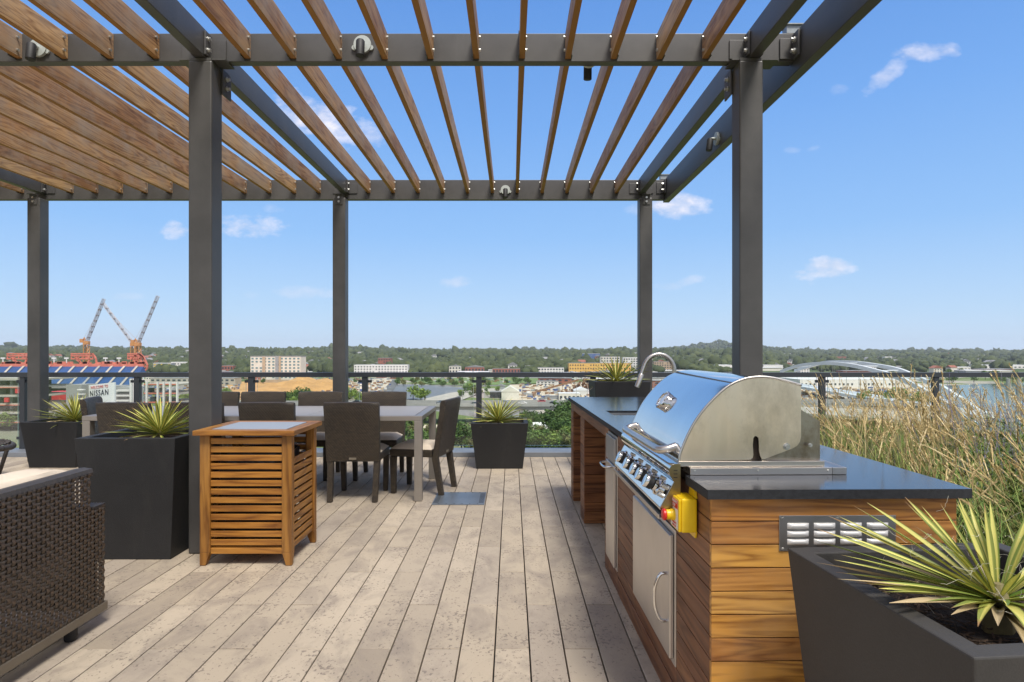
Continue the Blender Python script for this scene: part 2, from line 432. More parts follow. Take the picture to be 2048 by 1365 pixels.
def m_deck():
    m, g = new_mat('plank pavers'); tc = g.n('ShaderNodeTexCoord').outputs['Object']
    rnd = island(g)
    off = g.comb(g.m('MULTIPLY', rnd, 41.0), g.m('MULTIPLY', rnd, 83.0), 0.0)
    va = g.n('ShaderNodeVectorMath', operation='ADD'); g.l(tc, va.inputs[0]); g.l(off, va.inputs[1]); v = va.outputs[0]
    base = g.ramp(rnd, [(0.0, (0.30, 0.245, 0.178)), (0.25, (0.44, 0.364, 0.263)), (0.5, (0.36, 0.297, 0.218)), (0.75, (0.47, 0.392, 0.288)), (1.0, (0.33, 0.274, 0.213))])
    bl = g.noise(g.mapping(v, (2.2, 1.3, 1)), 2.2, 6, 0.68, 0.5)
    col = g.mix(g.ramp(bl, [(0.45, 0.0), (0.66, 0.72)]), base, (0.215, 0.175, 0.14))
    # worn pits in drifts
    pit = g.noise(g.mapping(v, (1.0, 0.75, 1)), 60, 4, 0.62)
    zone = g.noise(v, 4.5, 4, 0.65)
    thr = g.m('ADD', g.ramp(pit, [(0.0, 0.0), (1.0, 1.0)]), g.m('MULTIPLY', g.m('SUBTRACT', zone, 0.5), 0.55))
    pm = g.ramp(thr, [(0.595, 0.0), (0.64, 1.0)])
    col = g.mix(g.m('MULTIPLY', pm, 0.75), col, (0.135, 0.105, 0.085))
    fine = g.noise(v, 150, 3, 0.6)
    col = g.mix(g.m('MULTIPLY', fine, 0.22), col, (0.62, 0.56, 0.48))
    h = g.m('SUBTRACT', g.m('MULTIPLY', fine, 0.3), pm)
    finish(g, col, 0.68, 0, h, 0.35, 0.003, Specular_IOR_Level=0.3)
    return m
deck_mat = m_deck()


def m_glass():
    m, g = new_mat('railing glass')
    b = g.n('ShaderNodeBsdfGlossy'); b.inputs['Roughness'].default_value = 0.01; b.inputs['Color'].default_value = (1, 1, 1, 1)
    t = g.n('ShaderNodeBsdfTransparent'); t.inputs['Color'].default_value = (0.93, 0.965, 0.955, 1)
    fr = g.n('ShaderNodeFresnel'); fr.inputs['IOR'].default_value = 1.45
    mx = g.n('ShaderNodeMixShader'); o = g.n('ShaderNodeOutputMaterial')
    g.l(fr.outputs[0], mx.inputs[0]); g.l(t.outputs[0], mx.inputs[1]); g.l(b.outputs[0], mx.inputs[2]); g.l(mx.outputs[0], o.inputs[0])
    return m
glass = m_glass()
glass_edge = plain('glass edge', (0.30, 0.42, 0.38), 0.25, 0, 0.1, 5, 50, 0.02)


def m_leaf(name, edge, core, tip, tr=0.25, dry=0.0):
    """long leaf: UV x across, y along; pale core and green edge"""
    m, g = new_mat(name); uv = g.n('ShaderNodeUVMap').outputs[0]
    x, y, _ = g.sep(uv)
    rnd = island(g)
    tc = g.n('ShaderNodeTexCoord').outputs['Object']
    d = g.m('ABSOLUTE', g.m('SUBTRACT', x, g.m('ADD', 0.5, g.m('MULTIPLY', g.m('SUBTRACT', rnd, 0.5), 0.35))))
    st = g.noise(g.comb(g.m('MULTIPLY', x, 14.0), g.m('ADD', g.m('MULTIPLY', y, 0.8), g.m('MULTIPLY', rnd, 40.0)), 0.0), 1.0, 2)
    f = g.m('ADD', d, g.m('MULTIPLY', g.m('SUBTRACT', st, 0.5), 0.35))
    k = g.ramp(f, [(0.20, 0.0), (0.34, 1.0)])
    col = g.mix(k, core, edge)
    col = g.mix(g.m('MULTIPLY', rnd, 0.35), col, mulc(core, 0.8))
    e2 = g.m('ADD', y, g.m('MULTIPLY', g.m('SUBTRACT', rnd, 0.5), 0.12))
    col = g.mix(g.ramp(e2, [(0.90, 0.0), (0.985, 1.0)]), col, tip)
    if dry: col = g.mix(g.ramp(e2, [(0.30, 0.0), (0.55, dry)]), col, (0.45, 0.34, 0.19))
    finish(g, col, 0.42, 0, st, 0.2, 0.002, Specular_IOR_Level=0.35)
    return m
yucca_mat = m_leaf('variegated blade', (0.105, 0.175, 0.028), (0.64, 0.59, 0.16), (0.34, 0.20, 0.09))
yucca_dry = m_leaf('withered blade', (0.33, 0.27, 0.12), (0.52, 0.44, 0.26), (0.42, 0.30, 0.17), dry=0.7)


def m_foliage(name, c1, c2, c3):
    m, g = new_mat(name); rnd = island(g)
    oi = g.n('ShaderNodeObjectInfo').outputs['Random']
    tc = g.n('ShaderNodeTexCoord').outputs['Object']
    n = g.noise(tc, 0.35, 3)
    k = g.m('ADD', g.m('MULTIPLY', rnd, 0.6), g.m('MULTIPLY', n, 0.4))
    col = g.ramp(k, [(0.1, c1), (0.5, c2), (0.9, c3)])
    col = g.mix(g.m('MULTIPLY', oi, 0.5), col, mulc(c3, 1.1))
    finish(g, col, 0.75, Specular_IOR_Level=0.2)
    return m
leaf_green = m_foliage('tree leaves', (0.022, 0.048, 0.012), (0.055, 0.105, 0.026), (0.115, 0.17, 0.045))
leaf_light = m_foliage('bright tree leaves', (0.06, 0.115, 0.02), (0.125, 0.20, 0.04), (0.22, 0.28, 0.06))
leaf_olive = m_foliage('olive tree leaves', (0.06, 0.07, 0.025), (0.12, 0.13, 0.045), (0.20, 0.19, 0.07))
wood_far = m_foliage('far wood', (0.004, 0.013, 0.007), (0.016, 0.032, 0.014), (0.075, 0.09, 0.034))
bark = plain('bark', (0.07, 0.05, 0.035), 0.9, 0, 0.3, 8, 40, 0.6, 0.02)
# ------------------------------------------------------------------ roof deck
def build_deck():
    b = MB(); j = 0.0032; k0 = -80; dl = 0.985
    for k in range(k0, 22):
        x0 = -0.075 + 0.156 * k; x1 = x0 + 0.156
        ph = 2.82 if (k % 2 == 0) else 2.82 + dl / 2
        y = ph - 9 * dl
        while y < 7.95:
            a, c = max(y, -5.0), min(y + dl, 7.955)
            if c > a + 0.02:
                dz = random.uniform(-0.0008, 0.0008)
                b.box(x0 + j, x1 - j, a + 0.0024, c - 0.0024, -0.03, dz)
            y += dl
    tag(b.build('roof_deck', deck_mat, bevel=0.0018), kind='structure')
    s = MB(); s.box(-13, 9, -5.4, 7.96, -0.3, -0.034)
    tag(s.build('deck_substrate', plain('substrate', (0.03, 0.028, 0.026), 0.9)), kind='structure')
    c = MB(); c.box(-14, 10, 7.962, 8.36, -0.35, 0.057)
    tag(c.build('roof_curb', curb_grey, bevel=0.004), kind='structure')
    w = MB(); w.box(-14, 10, 7.0, 8.355, -1.6, -0.36)
    tag(w.build('roof_slab', plain('slab', (0.3, 0.29, 0.27), 0.9)), kind='structure')
build_deck()

# ------------------------------------------------------------------ pergola
ZB, ZT = 3.29, 3.48           # near beam
PH = 0.307
def slat_x(k): return 0.0716 + PH * k

def build_pergola():
    pg = thing('pergola', 'dark grey steel pergola with brown hardwood slats over the whole terrace', 'pergola', (0, 4.2, 0))
    # posts
    near = {-5.93: 1, -2.155: 1, 1.523: 1}
    for xl in (-6.02, -2.14, 1.511):
        p = MB(); p.box(xl, xl + 0.155, 4.136, 4.291, 0.002, 3.268); p.build('post', steel_grey, pg, bevel=0.009)
        q = MB(); q.box(xl + 0.004, xl + 0.151, 4.140, 4.287, 3.268, 3.288); q.build('cap_plate', steel_grey, pg)
    for xl in (-5.892, -2.177, 1.559):
        p = MB(); p.box(xl, xl + 0.155, 7.60, 7.755, 0.002, 3.215); p.build('post', steel_grey, pg, bevel=0.009)
        # angle seat and bolts on the face of the far posts
        q = MB(); q.box(xl + 0.035, xl + 0.125, 7.592, 7.599, 3.13, 3.245); q.box(xl + 0.03, xl + 0.13, 7.56, 7.60, 3.247, 3.256)
        a = q.build('angle_seat', steel_grey, pg)
        for zz in (3.165, 3.215):
            t = MB(); t.tube([(xl + 0.08, 7.592, zz), (xl + 0.08, 7.578, zz)], 0.014, 6); t.build('bolt', bolt_mat, a)
    # cross beams
    b = MB(); b.box(-13, 1.898, 4.20, 4.27, ZB, ZT); b.build('cross_beam', steel_grey, pg, bevel=0.004)
    b = MB(); b.box(-13, 1.898, 7.76, 7.835, 3.23, 3.475); b.build('cross_beam', steel_grey, pg, bevel=0.004)
    b = MB(); b.box(-13, 1.898, 0.55, 0.62, ZB, ZT); b.build('cross_beam', steel_grey, pg, bevel=0.004)
    # edge beam
    b = MB(); b.box(1.90, 1.975, -1.2, 7.84, 3.21, 3.478); b.build('edge_beam', steel_grey, pg, bevel=0.004)
    # joists over the posts
    for x0 in (-5.85, -2.10, 1.575):
        for (ya, yb) in ((-1.2, 0.549), (0.621, 4.199), (4.271, 7.758)):
            b = MB(); b.box(x0, x0 + 0.072, ya, yb, ZB + 0.004, ZT - 0.004); b.build('joist', steel_grey, pg, bevel=0.004)
        for (yf, side, zo) in ((4.2, -1, 0), (4.27, 1, 0), (7.76, -1, 0.0)):
            for sx in (-1, 1):
                xx = x0 - 0.008 if sx < 0 else x0 + 0.080
                q = MB(); q.box(xx - 0.006, xx + 0.006, min(yf, yf + side * 0.085), max(yf, yf + side * 0.085), ZB + 0.012 + zo, ZB + 0.165 + zo)
                q.box(min(xx, xx + sx * 0.105), max(xx, xx + sx * 0.105), min(yf + side * 0.001, yf + side * 0.011), max(yf + side * 0.001, yf + side * 0.011), ZB + 0.013, ZB + 0.14)
                a = q.build('angle_bracket', steel_grey, pg, bevel=0.002)
                for zz in (ZB + 0.05, ZB + 0.125):
                    t = MB(); yy = yf + side * 0.05
                    t.tube([(xx + sx * 0.004, yy, zz), (xx + sx * 0.012, yy, zz)], 0.017, 10)
                    t.tube([(xx + sx * 0.010, yy, zz), (xx + sx * 0.024, yy, zz)], 0.012, 6); t.build('bolt', bolt_mat, a)
        # seat plate under the joist and hanger bolts behind the post
        for a_, b_ in ((x0 - 0.11, x0 - 0.018), (x0 + 0.092, x0 + 0.20)):
            q = MB(); q.box(a_, b_, 4.15, 4.29, ZB - 0.012, ZB - 0.002); q.build('seat_plate', steel_grey, pg)
    for (xx, sx) in ((-1.984, 1), (1.510, -1), (1.667, 1)):
        q = MB(); q.box(min(xx, xx + sx * 0.012), max(xx, xx + sx * 0.012), 4.27, 4.40, ZB - 0.19, ZB - 0.014); a = q.build('knee_plate', steel_grey, pg, bevel=0.003)
        for zz in (ZB - 0.13, ZB - 0.065):
            t = MB(); t.tube([(xx + sx * 0.010, 4.33, zz), (xx + sx * 0.018, 4.33, zz)], 0.018, 10)
            t.tube([(xx + sx * 0.018, 4.33, zz), (xx + sx * 0.034, 4.33, zz)], 0.012, 6); t.build('bolt', bolt_mat, a)
    # beam to edge beam cleats
    for yf in (4.2, 7.76):
        q = MB(); q.box(1.80, 1.895, yf - 0.012, yf - 0.001, ZB + 0.012, ZB + 0.15); q.box(1.880, 1.896, yf - 0.10, yf - 0.013, ZB, ZB + 0.17)
        a = q.build('angle_bracket', steel_grey, pg, bevel=0.002)
        for zz in (ZB + 0.045, ZB + 0.12):
            t = MB(); t.tube([(1.880, yf - 0.055, zz), (1.868, yf - 0.055, zz)], 0.02, 10); t.tube([(1.868, yf - 0.055, zz), (1.852, yf - 0.055, zz)], 0.013, 6); t.build('bolt', bolt_mat, a)
        q = MB(); q.box(1.85, 1.96, yf + 0.0, yf + 0.07, ZT + 0.002, ZT + 0.055); q.box(1.84, 1.97, yf - 0.012, yf + 0.08, ZT + 0.056, ZT + 0.064)
        q.build('end_cap', plain('galvanised cap', (0.22, 0.24, 0.25), 0.5, 0.5), pg)
    # slats
    r = random.Random(3)
    for k in range(-25, 5):
        if k in (-7, -19): continue
        x = slat_x(k); spans = [(4.272, 7.758)]
        if k >= -17: spans.append((0.622, 4.198))
        for (ya, yb) in spans:
            b = MB(); t = 0.019; dz = r.uniform(-0.003, 0.003)
            rows = []
            n = 14
            sw = r.uniform(-0.003, 0.003)
            for i in range(n + 1):
                f = i / n; y = ya + (yb - ya) * f; w = sw * math.sin(f * math.pi)
                rows.append([(x - t + w, y, 3.307 + dz), (x + t + w, y, 3.307 + dz), (x + t + w, y, 3.472 + dz), (x - t + w, y, 3.472 + dz), (x - t + w, y, 3.307 + dz)])
            b.grid(rows)
            b.add(rows[0][:4], [(0, 1, 2, 3)]); b.add(rows[-1][:4], [(3, 2, 1, 0)])
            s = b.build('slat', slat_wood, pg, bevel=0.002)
            # cleat plate with two bolts at the far end of every slat
            sg = -1 if k > 0 else 1
            q = MB(); q.box(x - sg * 0.0225 - 0.0028, x - sg * 0.0225 + 0.0028, yb - 0.07, yb - 0.001, 3.30, 3.462)
            q.build('cleat', steel_grey, s)
            for zz in (3.345, 3.43):
                q = MB(); c = x + sg * 0.0195
                q.tube([(c, yb - 0.045, zz), (c + sg * 0.012, yb - 0.045, zz)], 0.0095, 8)
                q.build('bolt', bolt_mat, s)
    return pg
build_pergola()


def spotlight(x, y, z, face, label, name='spotlight'):
    """round plate on a beam face; face: unit vector out of the beam"""
    t = thing(name, label, 'spotlight', (x, y, z), 'small black spotlights on the pergola beams')
    f = Vector(face); c = Vector((x, y, z))
    m = MB(); m.tube([c + f * 0.001, c + f * 0.022], 0.058, 24)
    s = f.cross(Vector((0, 0, 1)))
    for q in (-1, 1): m.tube([c + s * q * 0.056 + f * 0.001 + Vector((0, 0, -0.02)), c + s * q * 0.056 + f * 0.014 + Vector((0, 0, -0.02))], 0.017, 10)
    m.build('mounting_plate', lamp_plate, t, auto=40)
    m = MB(); m.tube([c + f * 0.022, c + f * 0.045, c + f * 0.062 + Vector((0, 0, -0.006))], 0.014, 10)
    m.build('knuckle', lamp_plate, t, auto=40)
    m = MB(); d = Vector((0, 0, -1)) + f * 0.12
    a = c + f * 0.068 + Vector((0, 0, 0.004))
    m.lathe(a, d, [(0, 0.012), (0.004, 0.024), (0.012, 0.0285), (0.112, 0.0285), (0.116, 0.025)], 24)
    m.build('lamp_head', black_plastic, t, auto=40)
spotlight(-0.998, 4.198, 3.398, (0, -1, 0), 'black spotlight with full pale plate on the near beam, right of the left post')
spotlight(-3.17, 4.198, 3.375, (0, -1, 0), 'black spotlight half hidden behind a slat at the far left of the near beam')
spotlight(-0.075, 7.758, 3.345, (0, -1, 0), 'small black spotlight on the far beam near the middle of the view')
spotlight(0.53, 4.272, 3.345, (0, 1, 0), 'spotlight on the back of the near beam with only its black tip showing below')
spotlight(1.898, 5.75, 3.30, (-1, 0, 0), 'black spotlight on the inner face of the sloping edge beam at the right')

# ------------------------------------------------------------------ railing
def build_railing():
    t = thing('railing', 'dark metal and glass guard railing along the roof edge', 'railing', (0, 8.28, 0.057))
    m = MB(); m.box(-14, 10, 8.24, 8.33, 1.005, 1.067); m.build('top_rail', rail_grey, t, bevel=0.003)
    xs = [((p - HX) * 8.28 / F0) for p in (-637, -409, -181, 47, 275, 503, 730, 958, 1186, 1414, 1644, 1871, 2099, 2327)]
    for x in xs:
        m = MB(); m.box(x - 0.036, x + 0.036, 8.25, 8.32, 0.055, 1.006); m.build('post', rail_grey, t, bevel=0.003)
    for a, b in zip(xs[:-1], xs[1:]):
        m = MB(); m.box(a + 0.075, b - 0.075, 8.279, 8.289, 0.10, 1.003); p = m.build('glass_panel', glass, t)
        m = MB(); m.box(a + 0.0715, a + 0.0745, 8.278, 8.290, 0.10, 1.003); m.box(b - 0.0745, b - 0.0715, 8.278, 8.290, 0.10, 1.003)
        m.build('glass_edge', glass_edge, p)
        m = MB()
        for z in (0.18, 0.93):
            m.box(a + 0.036, a + 0.09, 8.274, 8.294, z, z + 0.035); m.box(b - 0.09, b - 0.036, 8.274, 8.294, z, z + 0.035)
        m.build('clamp', rail_grey, p)
build_railing()

# ------------------------------------------------------------------ outdoor kitchen counter (turned one degree)
PIV = Vector((0.597, 1.90, 0)); CR = R(1.0)
def swing(o):
    """turn a finished thing with the counter"""
    d = o.location - PIV
    o.location = PIV + Matrix.Rotation(CR, 3, 'Z') @ d
    o.rotation_euler = (0, 0, CR)

def planks_x(b, x0, x1, y0, y1, z0, z1, pitch=0.0722, top=0.888, gap=0.0032):
    z = top
    while z > z0 + 0.004:
        a = max(z - pitch, z0)
        if min(z, z1) - a > 0.004: b.box(x0, x1, y0, y1, a + gap / 2, min(z, z1) - gap / 2)
        z -= pitch
    return b

def build_counter():
    t = thing('kitchen_counter', 'outdoor kitchen counter of stained hardwood boards with a black granite top', 'counter', tuple(PIV))
    g = MB(); zt, zb = 0.92, 0.891
    # granite in pieces butted round the grill opening and the sink cut-out
    g.box(0.597, 1.41, 1.90, 2.128, zb, zt); g.box(1.082, 1.41, 2.128, 2.972, zb, zt)
    g.box(0.597, 1.41, 2.972, 4.13, zb, zt); g.box(0.597, 0.715, 4.13, 4.45, zb, zt); g.box(1.10, 1.41, 4.13, 4.45, zb, zt)
    g.box(0.597, 1.41, 4.45, 5.80, zb, zt)
    g.build('countertop', granite, t)
    e = MB(); e.box(0.5965, 1.4105, 1.8985, 1.8998, zb, zt - 0.0006); e.box(0.5955, 0.5968, 1.90, 2.12, zb, zt - 0.0006); e.box(0.5955, 0.5968, 2.975, 5.80, zb, zt - 0.0006)
    e.build('rough_edge', granite_side, t)
    X0, X1 = 0.618, 1.385
    b = MB(); planks_x(b, X0, X1, 1.930, 1.948, 0.0, 0.888)
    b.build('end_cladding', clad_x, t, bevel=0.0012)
    b = MB()
    planks_x(b, X0, X0 + 0.018, 1.950, 2.315, 0.09, 0.888)                      # near panel
    planks_x(b, X0, X0 + 0.018, 2.315, 3.012, 0.68, 0.888)                      # above the wide door
    planks_x(b, X0, X0 + 0.018, 2.315, 3.012, 0.09, 0.165)
    planks_x(b, X0, X0 + 0.018, 3.014, 3.47, 0.09, 0.888)
    planks_x(b, X0, X0 + 0.018, 3.772, 3.90, 0.0, 0.888)
    planks_x(b, X0, X0 + 0.018, 3.47, 3.77, 0.0, 0.11)
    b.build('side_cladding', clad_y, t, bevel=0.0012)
    b = MB(); b.box(X0 - 0.002, X0 + 0.02, 1.952, 3.47, 0.001, 0.088)
    b.build('plinth', clad_y, t, bevel=0.002)
    b = MB(); b.box(X0, X0 + 0.03, 3.902, 5.78, 0.815, 0.888); b.build('header_board', clad_y, t, bevel=0.002)
    for (ya, yb) in ((4.87, 5.10), (5.60, 5.78)):
        b = MB(); planks_x(b, X0 + 0.001, X0 + 0.019, ya + 0.02, yb, 0.001, 0.813)
        p = b.build('pillar', clad_y, t, bevel=0.0012)
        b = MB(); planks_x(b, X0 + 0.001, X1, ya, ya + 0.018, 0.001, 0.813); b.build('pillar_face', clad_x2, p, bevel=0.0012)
        b = MB(); b.box(X0 + 0.02, X1, ya + 0.02, yb - 0.002, 0.002, 0.812); b.build('core', dark_in, p)
    b = MB(); b.box(X0 + 0.02, X1 - 0.002, 1.95, 2.13, 0.0, 0.889); b.box(0.66, X1 - 0.002, 2.13, 2.97, 0.0, 0.70); b.box(X0 + 0.02, X1 - 0.002, 2.972, 3.90, 0.0, 0.889)
    b.box(1.30, 1.383, 3.90, 5.79, 0.0, 0.889); b.build('carcass', dark_in, t)
    # steel doors
    d = MB(); d.box(X0 - 0.004, X0 + 0.016, 2.318, 3.008, 0.168, 0.678)
    dr = d.build('door_frame', steel_door, t, bevel=0.002)
    d = MB(); d.box(X0 - 0.020, X0 - 0.0055, 2.336, 2.985, 0.190, 0.655); pn = d.build('door_panel', steel_door, dr, bevel=0.004)
    h = MB(); c = spline([(X0 - 0.02, 2.37, 0.50), (X0 - 0.045, 2.372, 0.495), (X0 - 0.062, 2.376, 0.455), (X0 - 0.066, 2.378, 0.41), (X0 - 0.062, 2.376, 0.365), (X0 - 0.045, 2.372, 0.325), (X0 - 0.02, 2.37, 0.32)], 5)
    h.tube(c, 0.0065, 10); h.build('door_handle', steel_mirror, pn, smooth=True)
    d = MB(); d.box(X0 - 0.004, X0 + 0.016, 3.472, 3.768, 0.115, 0.865); dr = d.build('door_frame', steel_door, t, bevel=0.002, label='narrow steel door frame')
    d = MB(); d.box(X0 - 0.020, X0 - 0.0055, 3.486, 3.754, 0.130, 0.700); pn = d.build('door_panel', steel_door, dr, bevel=0.004)
    d = MB(); d.box(X0 - 0.018, X0 - 0.0055, 3.486, 3.754, 0.712, 0.852); dw = d.build('drawer_front', steel_dark, dr, bevel=0.003)
    h = MB(); c = spline([(X0 - 0.02, 3.53, 0.69), (X0 - 0.05, 3.535, 0.688), (X0 - 0.062, 3.56, 0.686), (X0 - 0.066, 3.62, 0.686), (X0 - 0.062, 3.68, 0.686), (X0 - 0.05, 3.705, 0.688), (X0 - 0.02, 3.71, 0.69)], 5)
    h.tube(c, 0.0065, 10); h.build('drawer_handle', steel_mirror, dw, smooth=True)
    # louvred vent on the end
    x0, x1, z0, z1 = 0.828, 1.192, 0.7235, 0.8335
    v = MB(); v.box(x0, x1, 1.9265, 1.9292, z0, z1); vp = v.build('vent_plate', steel_dark, t, bevel=0.0008)
    for i in range(4):
        for j in range(3):
            cx = x0 + 0.058 + i * (x1 - x0 - 0.116) / 3; cz = z1 - 0.031 - j * 0.0245
            v = MB(); rows = []
            for a in range(7):
                th = R(-10 + 170 * a / 6); row = []
                for kx in range(9):
                    f = kx / 8 * 2 - 1; e = (1 - abs(f) ** 8) ** 0.5
                    row.append((cx + f * 0.0335, 1.9262 - 0.0095 * e * max(0, math.sin(th)), cz + 0.0095 * math.cos(th) - 0.001))
                rows.append(row)
            v.grid(rows); v.build('louvre', steel_lou, vp, smooth=True)
    for (sx, sz) in ((x0 + 0.011, z1 - 0.009), ((x0 + x1) / 2, z1 - 0.009), (x1 - 0.011, z1 - 0.009), (x0 + 0.011, z0 + 0.007), ((x0 + x1) / 2, z0 + 0.007), (x1 - 0.011, z0 + 0.007)):
        v = MB(); v.tube([(sx, 1.9262, sz), (sx, 1.9232, sz)], [0.0048, 0.0036], 10); v.build('screw', bolt_mat, vp, smooth=False)
    swing(t)
clad_x2 = wood('pillar hardwood', [(0.16, 0.060, 0.022), (0.26, 0.10, 0.034), (0.36, 0.15, 0.05)], 'x', 0.5, 0.05)
dark_in = plain('counter core', (0.05, 0.035, 0.025), 0.8)
steel_dark = m_steel('vent steel', (0.50, 0.50, 0.49), 0.50, (60, 1, 1), 0.15)
steel_lou = plain('louvre steel', (0.66, 0.65, 0.62), 0.42, 0.35, 0.04, 3, 60, 0.03)
build_counter()


def build_sink():
    t = thing('sink', 'undermount steel sink sunk in the black granite top', 'sink', (0.9, 4.29, 0.92))
    m = MB(); x0, x1, y0, y1 = 0.716, 1.099, 4.131, 4.449
    m.box(x0, x1, y0, y1, 0.70, 0.705)
    for q in ((x0, x0 + 0.003, y0, y1), (x1 - 0.003, x1, y0, y1), (x0, x1, y0, y0 + 0.003), (x0, x1, y1 - 0.003, y1)): m.box(q[0], q[1], q[2], q[3], 0.7055, 0.905)
    m.build('basin', steel_dark, t)
    m = MB(); m.tube([(0.9, 4.29, 0.7052), (0.9, 4.29, 0.709)], 0.04, 20); m.build('drain', steel_satin, t)
    swing(t)
build_sink()


def build_faucet():
    t = thing('faucet', 'tall gooseneck steel faucet rising behind the grill hood', 'faucet', (1.165, 4.30, 0.92))
    m = MB(); m.tube([(1.165, 4.30, 0.9205), (1.165, 4.30, 0.945), (1.165, 4.30, 1.0)], [0.028, 0.026, 0.022], 18)
    m.build('base', steel_satin, t, auto=40)
    m = MB(); pts = [(1.165, 4.30, 0.95), (1.165, 4.30, 1.18)]
    for a in range(0, 166, 11):
        th = R(a); pts.append((1.058 + 0.107 * math.cos(th), 4.30, 1.205 + 0.118 * math.sin(th)))
    e = Vector(pts[-1]); d = (Vector(pts[-1]) - Vector(pts[-2])).normalized()
    pts += [tuple(e + d * 0.05)]
    m.tube(pts, 0.0145, 16); m.build('neck', steel_satin, t, auto=60)
    m = MB(); e2 = e + d * 0.05
    m.tube([e2, e2 + d * 0.004, e2 + d * 0.095, e2 + d * 0.098], [0.0145, 0.0175, 0.0185, 0.015], 16); m.build('spray_head', steel_satin, t, auto=40)
    m = MB(); m.tube([(1.185, 4.30, 0.975), (1.235, 4.30, 0.99)], [0.008, 0.006], 8); m.build('lever', steel_satin, t)
    swing(t)
build_faucet()


def build_grill():
    t = thing('grill', 'built-in stainless steel gas grill with mirror hood and black-ringed knobs', 'grill', (0.83, 2.545, 0.92))
    Y0, Y1 = 2.15, 2.945
    prof = [(0.580, 0.9645), (0.585, 0.995), (0.611, 1.057), (0.643, 1.113), (0.688, 1.168), (0.744, 1.2186), (0.797, 1.245), (0.850, 1.2545), (0.897, 1.252), (0.950, 1.241), (1.004, 1.2254)]
    sp = [(p.x, p.y) for p in spline([(a, b, 0) for a, b in prof], 6)]
    # mirror skin
    m = MB(); rows = [[(x, Y0 + 0.006 + (Y1 - Y0 - 0.012) * k / 4, z) for k in range(5)] for x, z in sp]
    m.grid(rows); hood = m.build('hood', steel_mirror, t, smooth=True)
    for p in hood.data.polygons: pass
    # side cheeks, with the lift slot on the near one
    low = [(1.004, 1.0466), (1.000, 1.030), (0.990, 1.015), (0.971, 1.005), (0.893, 0.976), (0.878, 0.970), (0.868, 0.970), (0.862, 0.980), (0.858, 1.000), (0.857, 1.030), (0.856, 1.042), (0.850, 1.049), (0.843, 1.049), (0.838, 1.042), (0.836, 1.020), (0.838, 0.985), (0.836, 0.974), (0.828, 0.968), (0.80, 0.9665)]
    for (ya, yb) in ((Y0, Y0 + 0.005), (Y1 - 0.005, Y1)):
        m = MB(); m.prism(sp + low, 'y', ya, yb); m.build('hood_cheek', steel_brush, hood)
    m = MB()
    for i in range(len(sp) - 1):                                   # rolled rim of the near cheek
        pass
    m.tube([(x + 0.0015, Y0 + 0.001, z - 0.001) for x, z in sp], 0.0045, 8); m.build('hood_rim', steel_satin, hood, smooth=True)
    # back of the hood
    m = MB(); m.box(1.000, 1.004, Y0 + 0.022, Y1 - 0.022, 1.05, 1.225); m.build('hood_back', steel_brush, hood)
    # rear housing
    m = MB(); m.prism([(0.872, 0.9645), (0.872, 1.08), (0.98, 1.16), (1.010, 1.139), (1.078, 1.098), (1.078, 0.9645)], 'y', Y0 + 0.016, Y0 + 0.020)
    m.prism([(0.60, 0.9645), (0.60, 1.0), (0.80, 1.06), (0.98, 1.16), (1.010, 1.139), (1.078, 1.098), (1.078, 0.9645)], 'y', Y1 - 0.014, Y1 - 0.010)
    m.box(1.074, 1.0775, Y0 + 0.015, Y1 - 0.015, 0.965, 1.096)
    m.build('rear_housing', m_steel('smoked stainless', (0.42, 0.38, 0.33), 0.34, (60, 1, 1), 0.95), t)
    m = MB(); m.box(0.60, 1.07, Y0 + 0.022, Y1 - 0.02, 0.93, 0.9625); m.box(0.80, 0.90, Y0 + 0.022, Y0 + 0.03, 0.963, 1.10); m.box(0.62, 1.06, Y0 + 0.02, Y1 - 0.02, 0.72, 0.929); m.build('firebox_and_slot_shade', dark_in, t)  # includes a thin dark panel added behind the lift slot as its shade
    # body band and flange on the stone
    m = MB(); m.box(0.577, 1.083, Y0 - 0.006, Y1 + 0.006, 0.9455, 0.9638); m.build('body_band', steel_satin, t, bevel=0.0015)
    m = MB(); m.box(0.612, 1.100, Y0 - 0.024, Y1 + 0.02, 0.9205, 0.9445); fl = m.build('flange', steel_satin, t, bevel=0.0015)
    m = MB(); m.box(1.101, 1.150, Y0 - 0.024, Y1 + 0.02, 0.9205, 0.9445); m.build('flange_end', steel_dark, fl, bevel=0.0015)
    for x in (0.628, 0.845, 1.085):
        m = MB(); m.tube([(x, Y0 - 0.024, 0.934), (x, Y0 - 0.027, 0.934)], [0.004, 0.003], 8); m.build('screw', bolt_mat, fl)
    for (x, z, r) in ((0.953, 1.013, 0.0075), (1.035, 1.018, 0.0045)):
        m = MB(); m.tube([(x, Y0, z), (x, Y0 - 0.003, z)], r * 1.6, 14); m.tube([(x, Y0 - 0.003, z), (x, Y0 - 0.009, z)], r, 10); m.build('hinge_bolt', bolt_mat, t, auto=40)
    # front: bull-nose shelf, sloped control panel, drip lip
    shelf = [(0.577, 0.9592), (0.560, 0.9592), (0.548, 0.954), (0.541, 0.944), (0.5395, 0.932), (0.542, 0.921), (0.549, 0.912), (0.577, 0.908)]
    shelf = [(p.x, p.y) for p in spline([(a, b, 0) for a, b in shelf], 4)]
    m = MB(); m.prism(shelf, 'y', Y0 - 0.026, Y1 + 0.026); m.build('front_shelf', steel_mirror, t, auto=35)
    pan = [(0.577, 0.9075), (0.5555, 0.898), (0.508, 0.811), (0.5085, 0.803), (0.530, 0.783), (0.577, 0.776)]
    m = MB(); m.prism(pan, 'y', Y0 - 0.024, Y1 + 0.024); cp = m.build('control_panel', steel_mirror, t, bevel=0.0015)
    ends = pan[1:] + [(0.577, 0.959)] + shelf[4:-6]
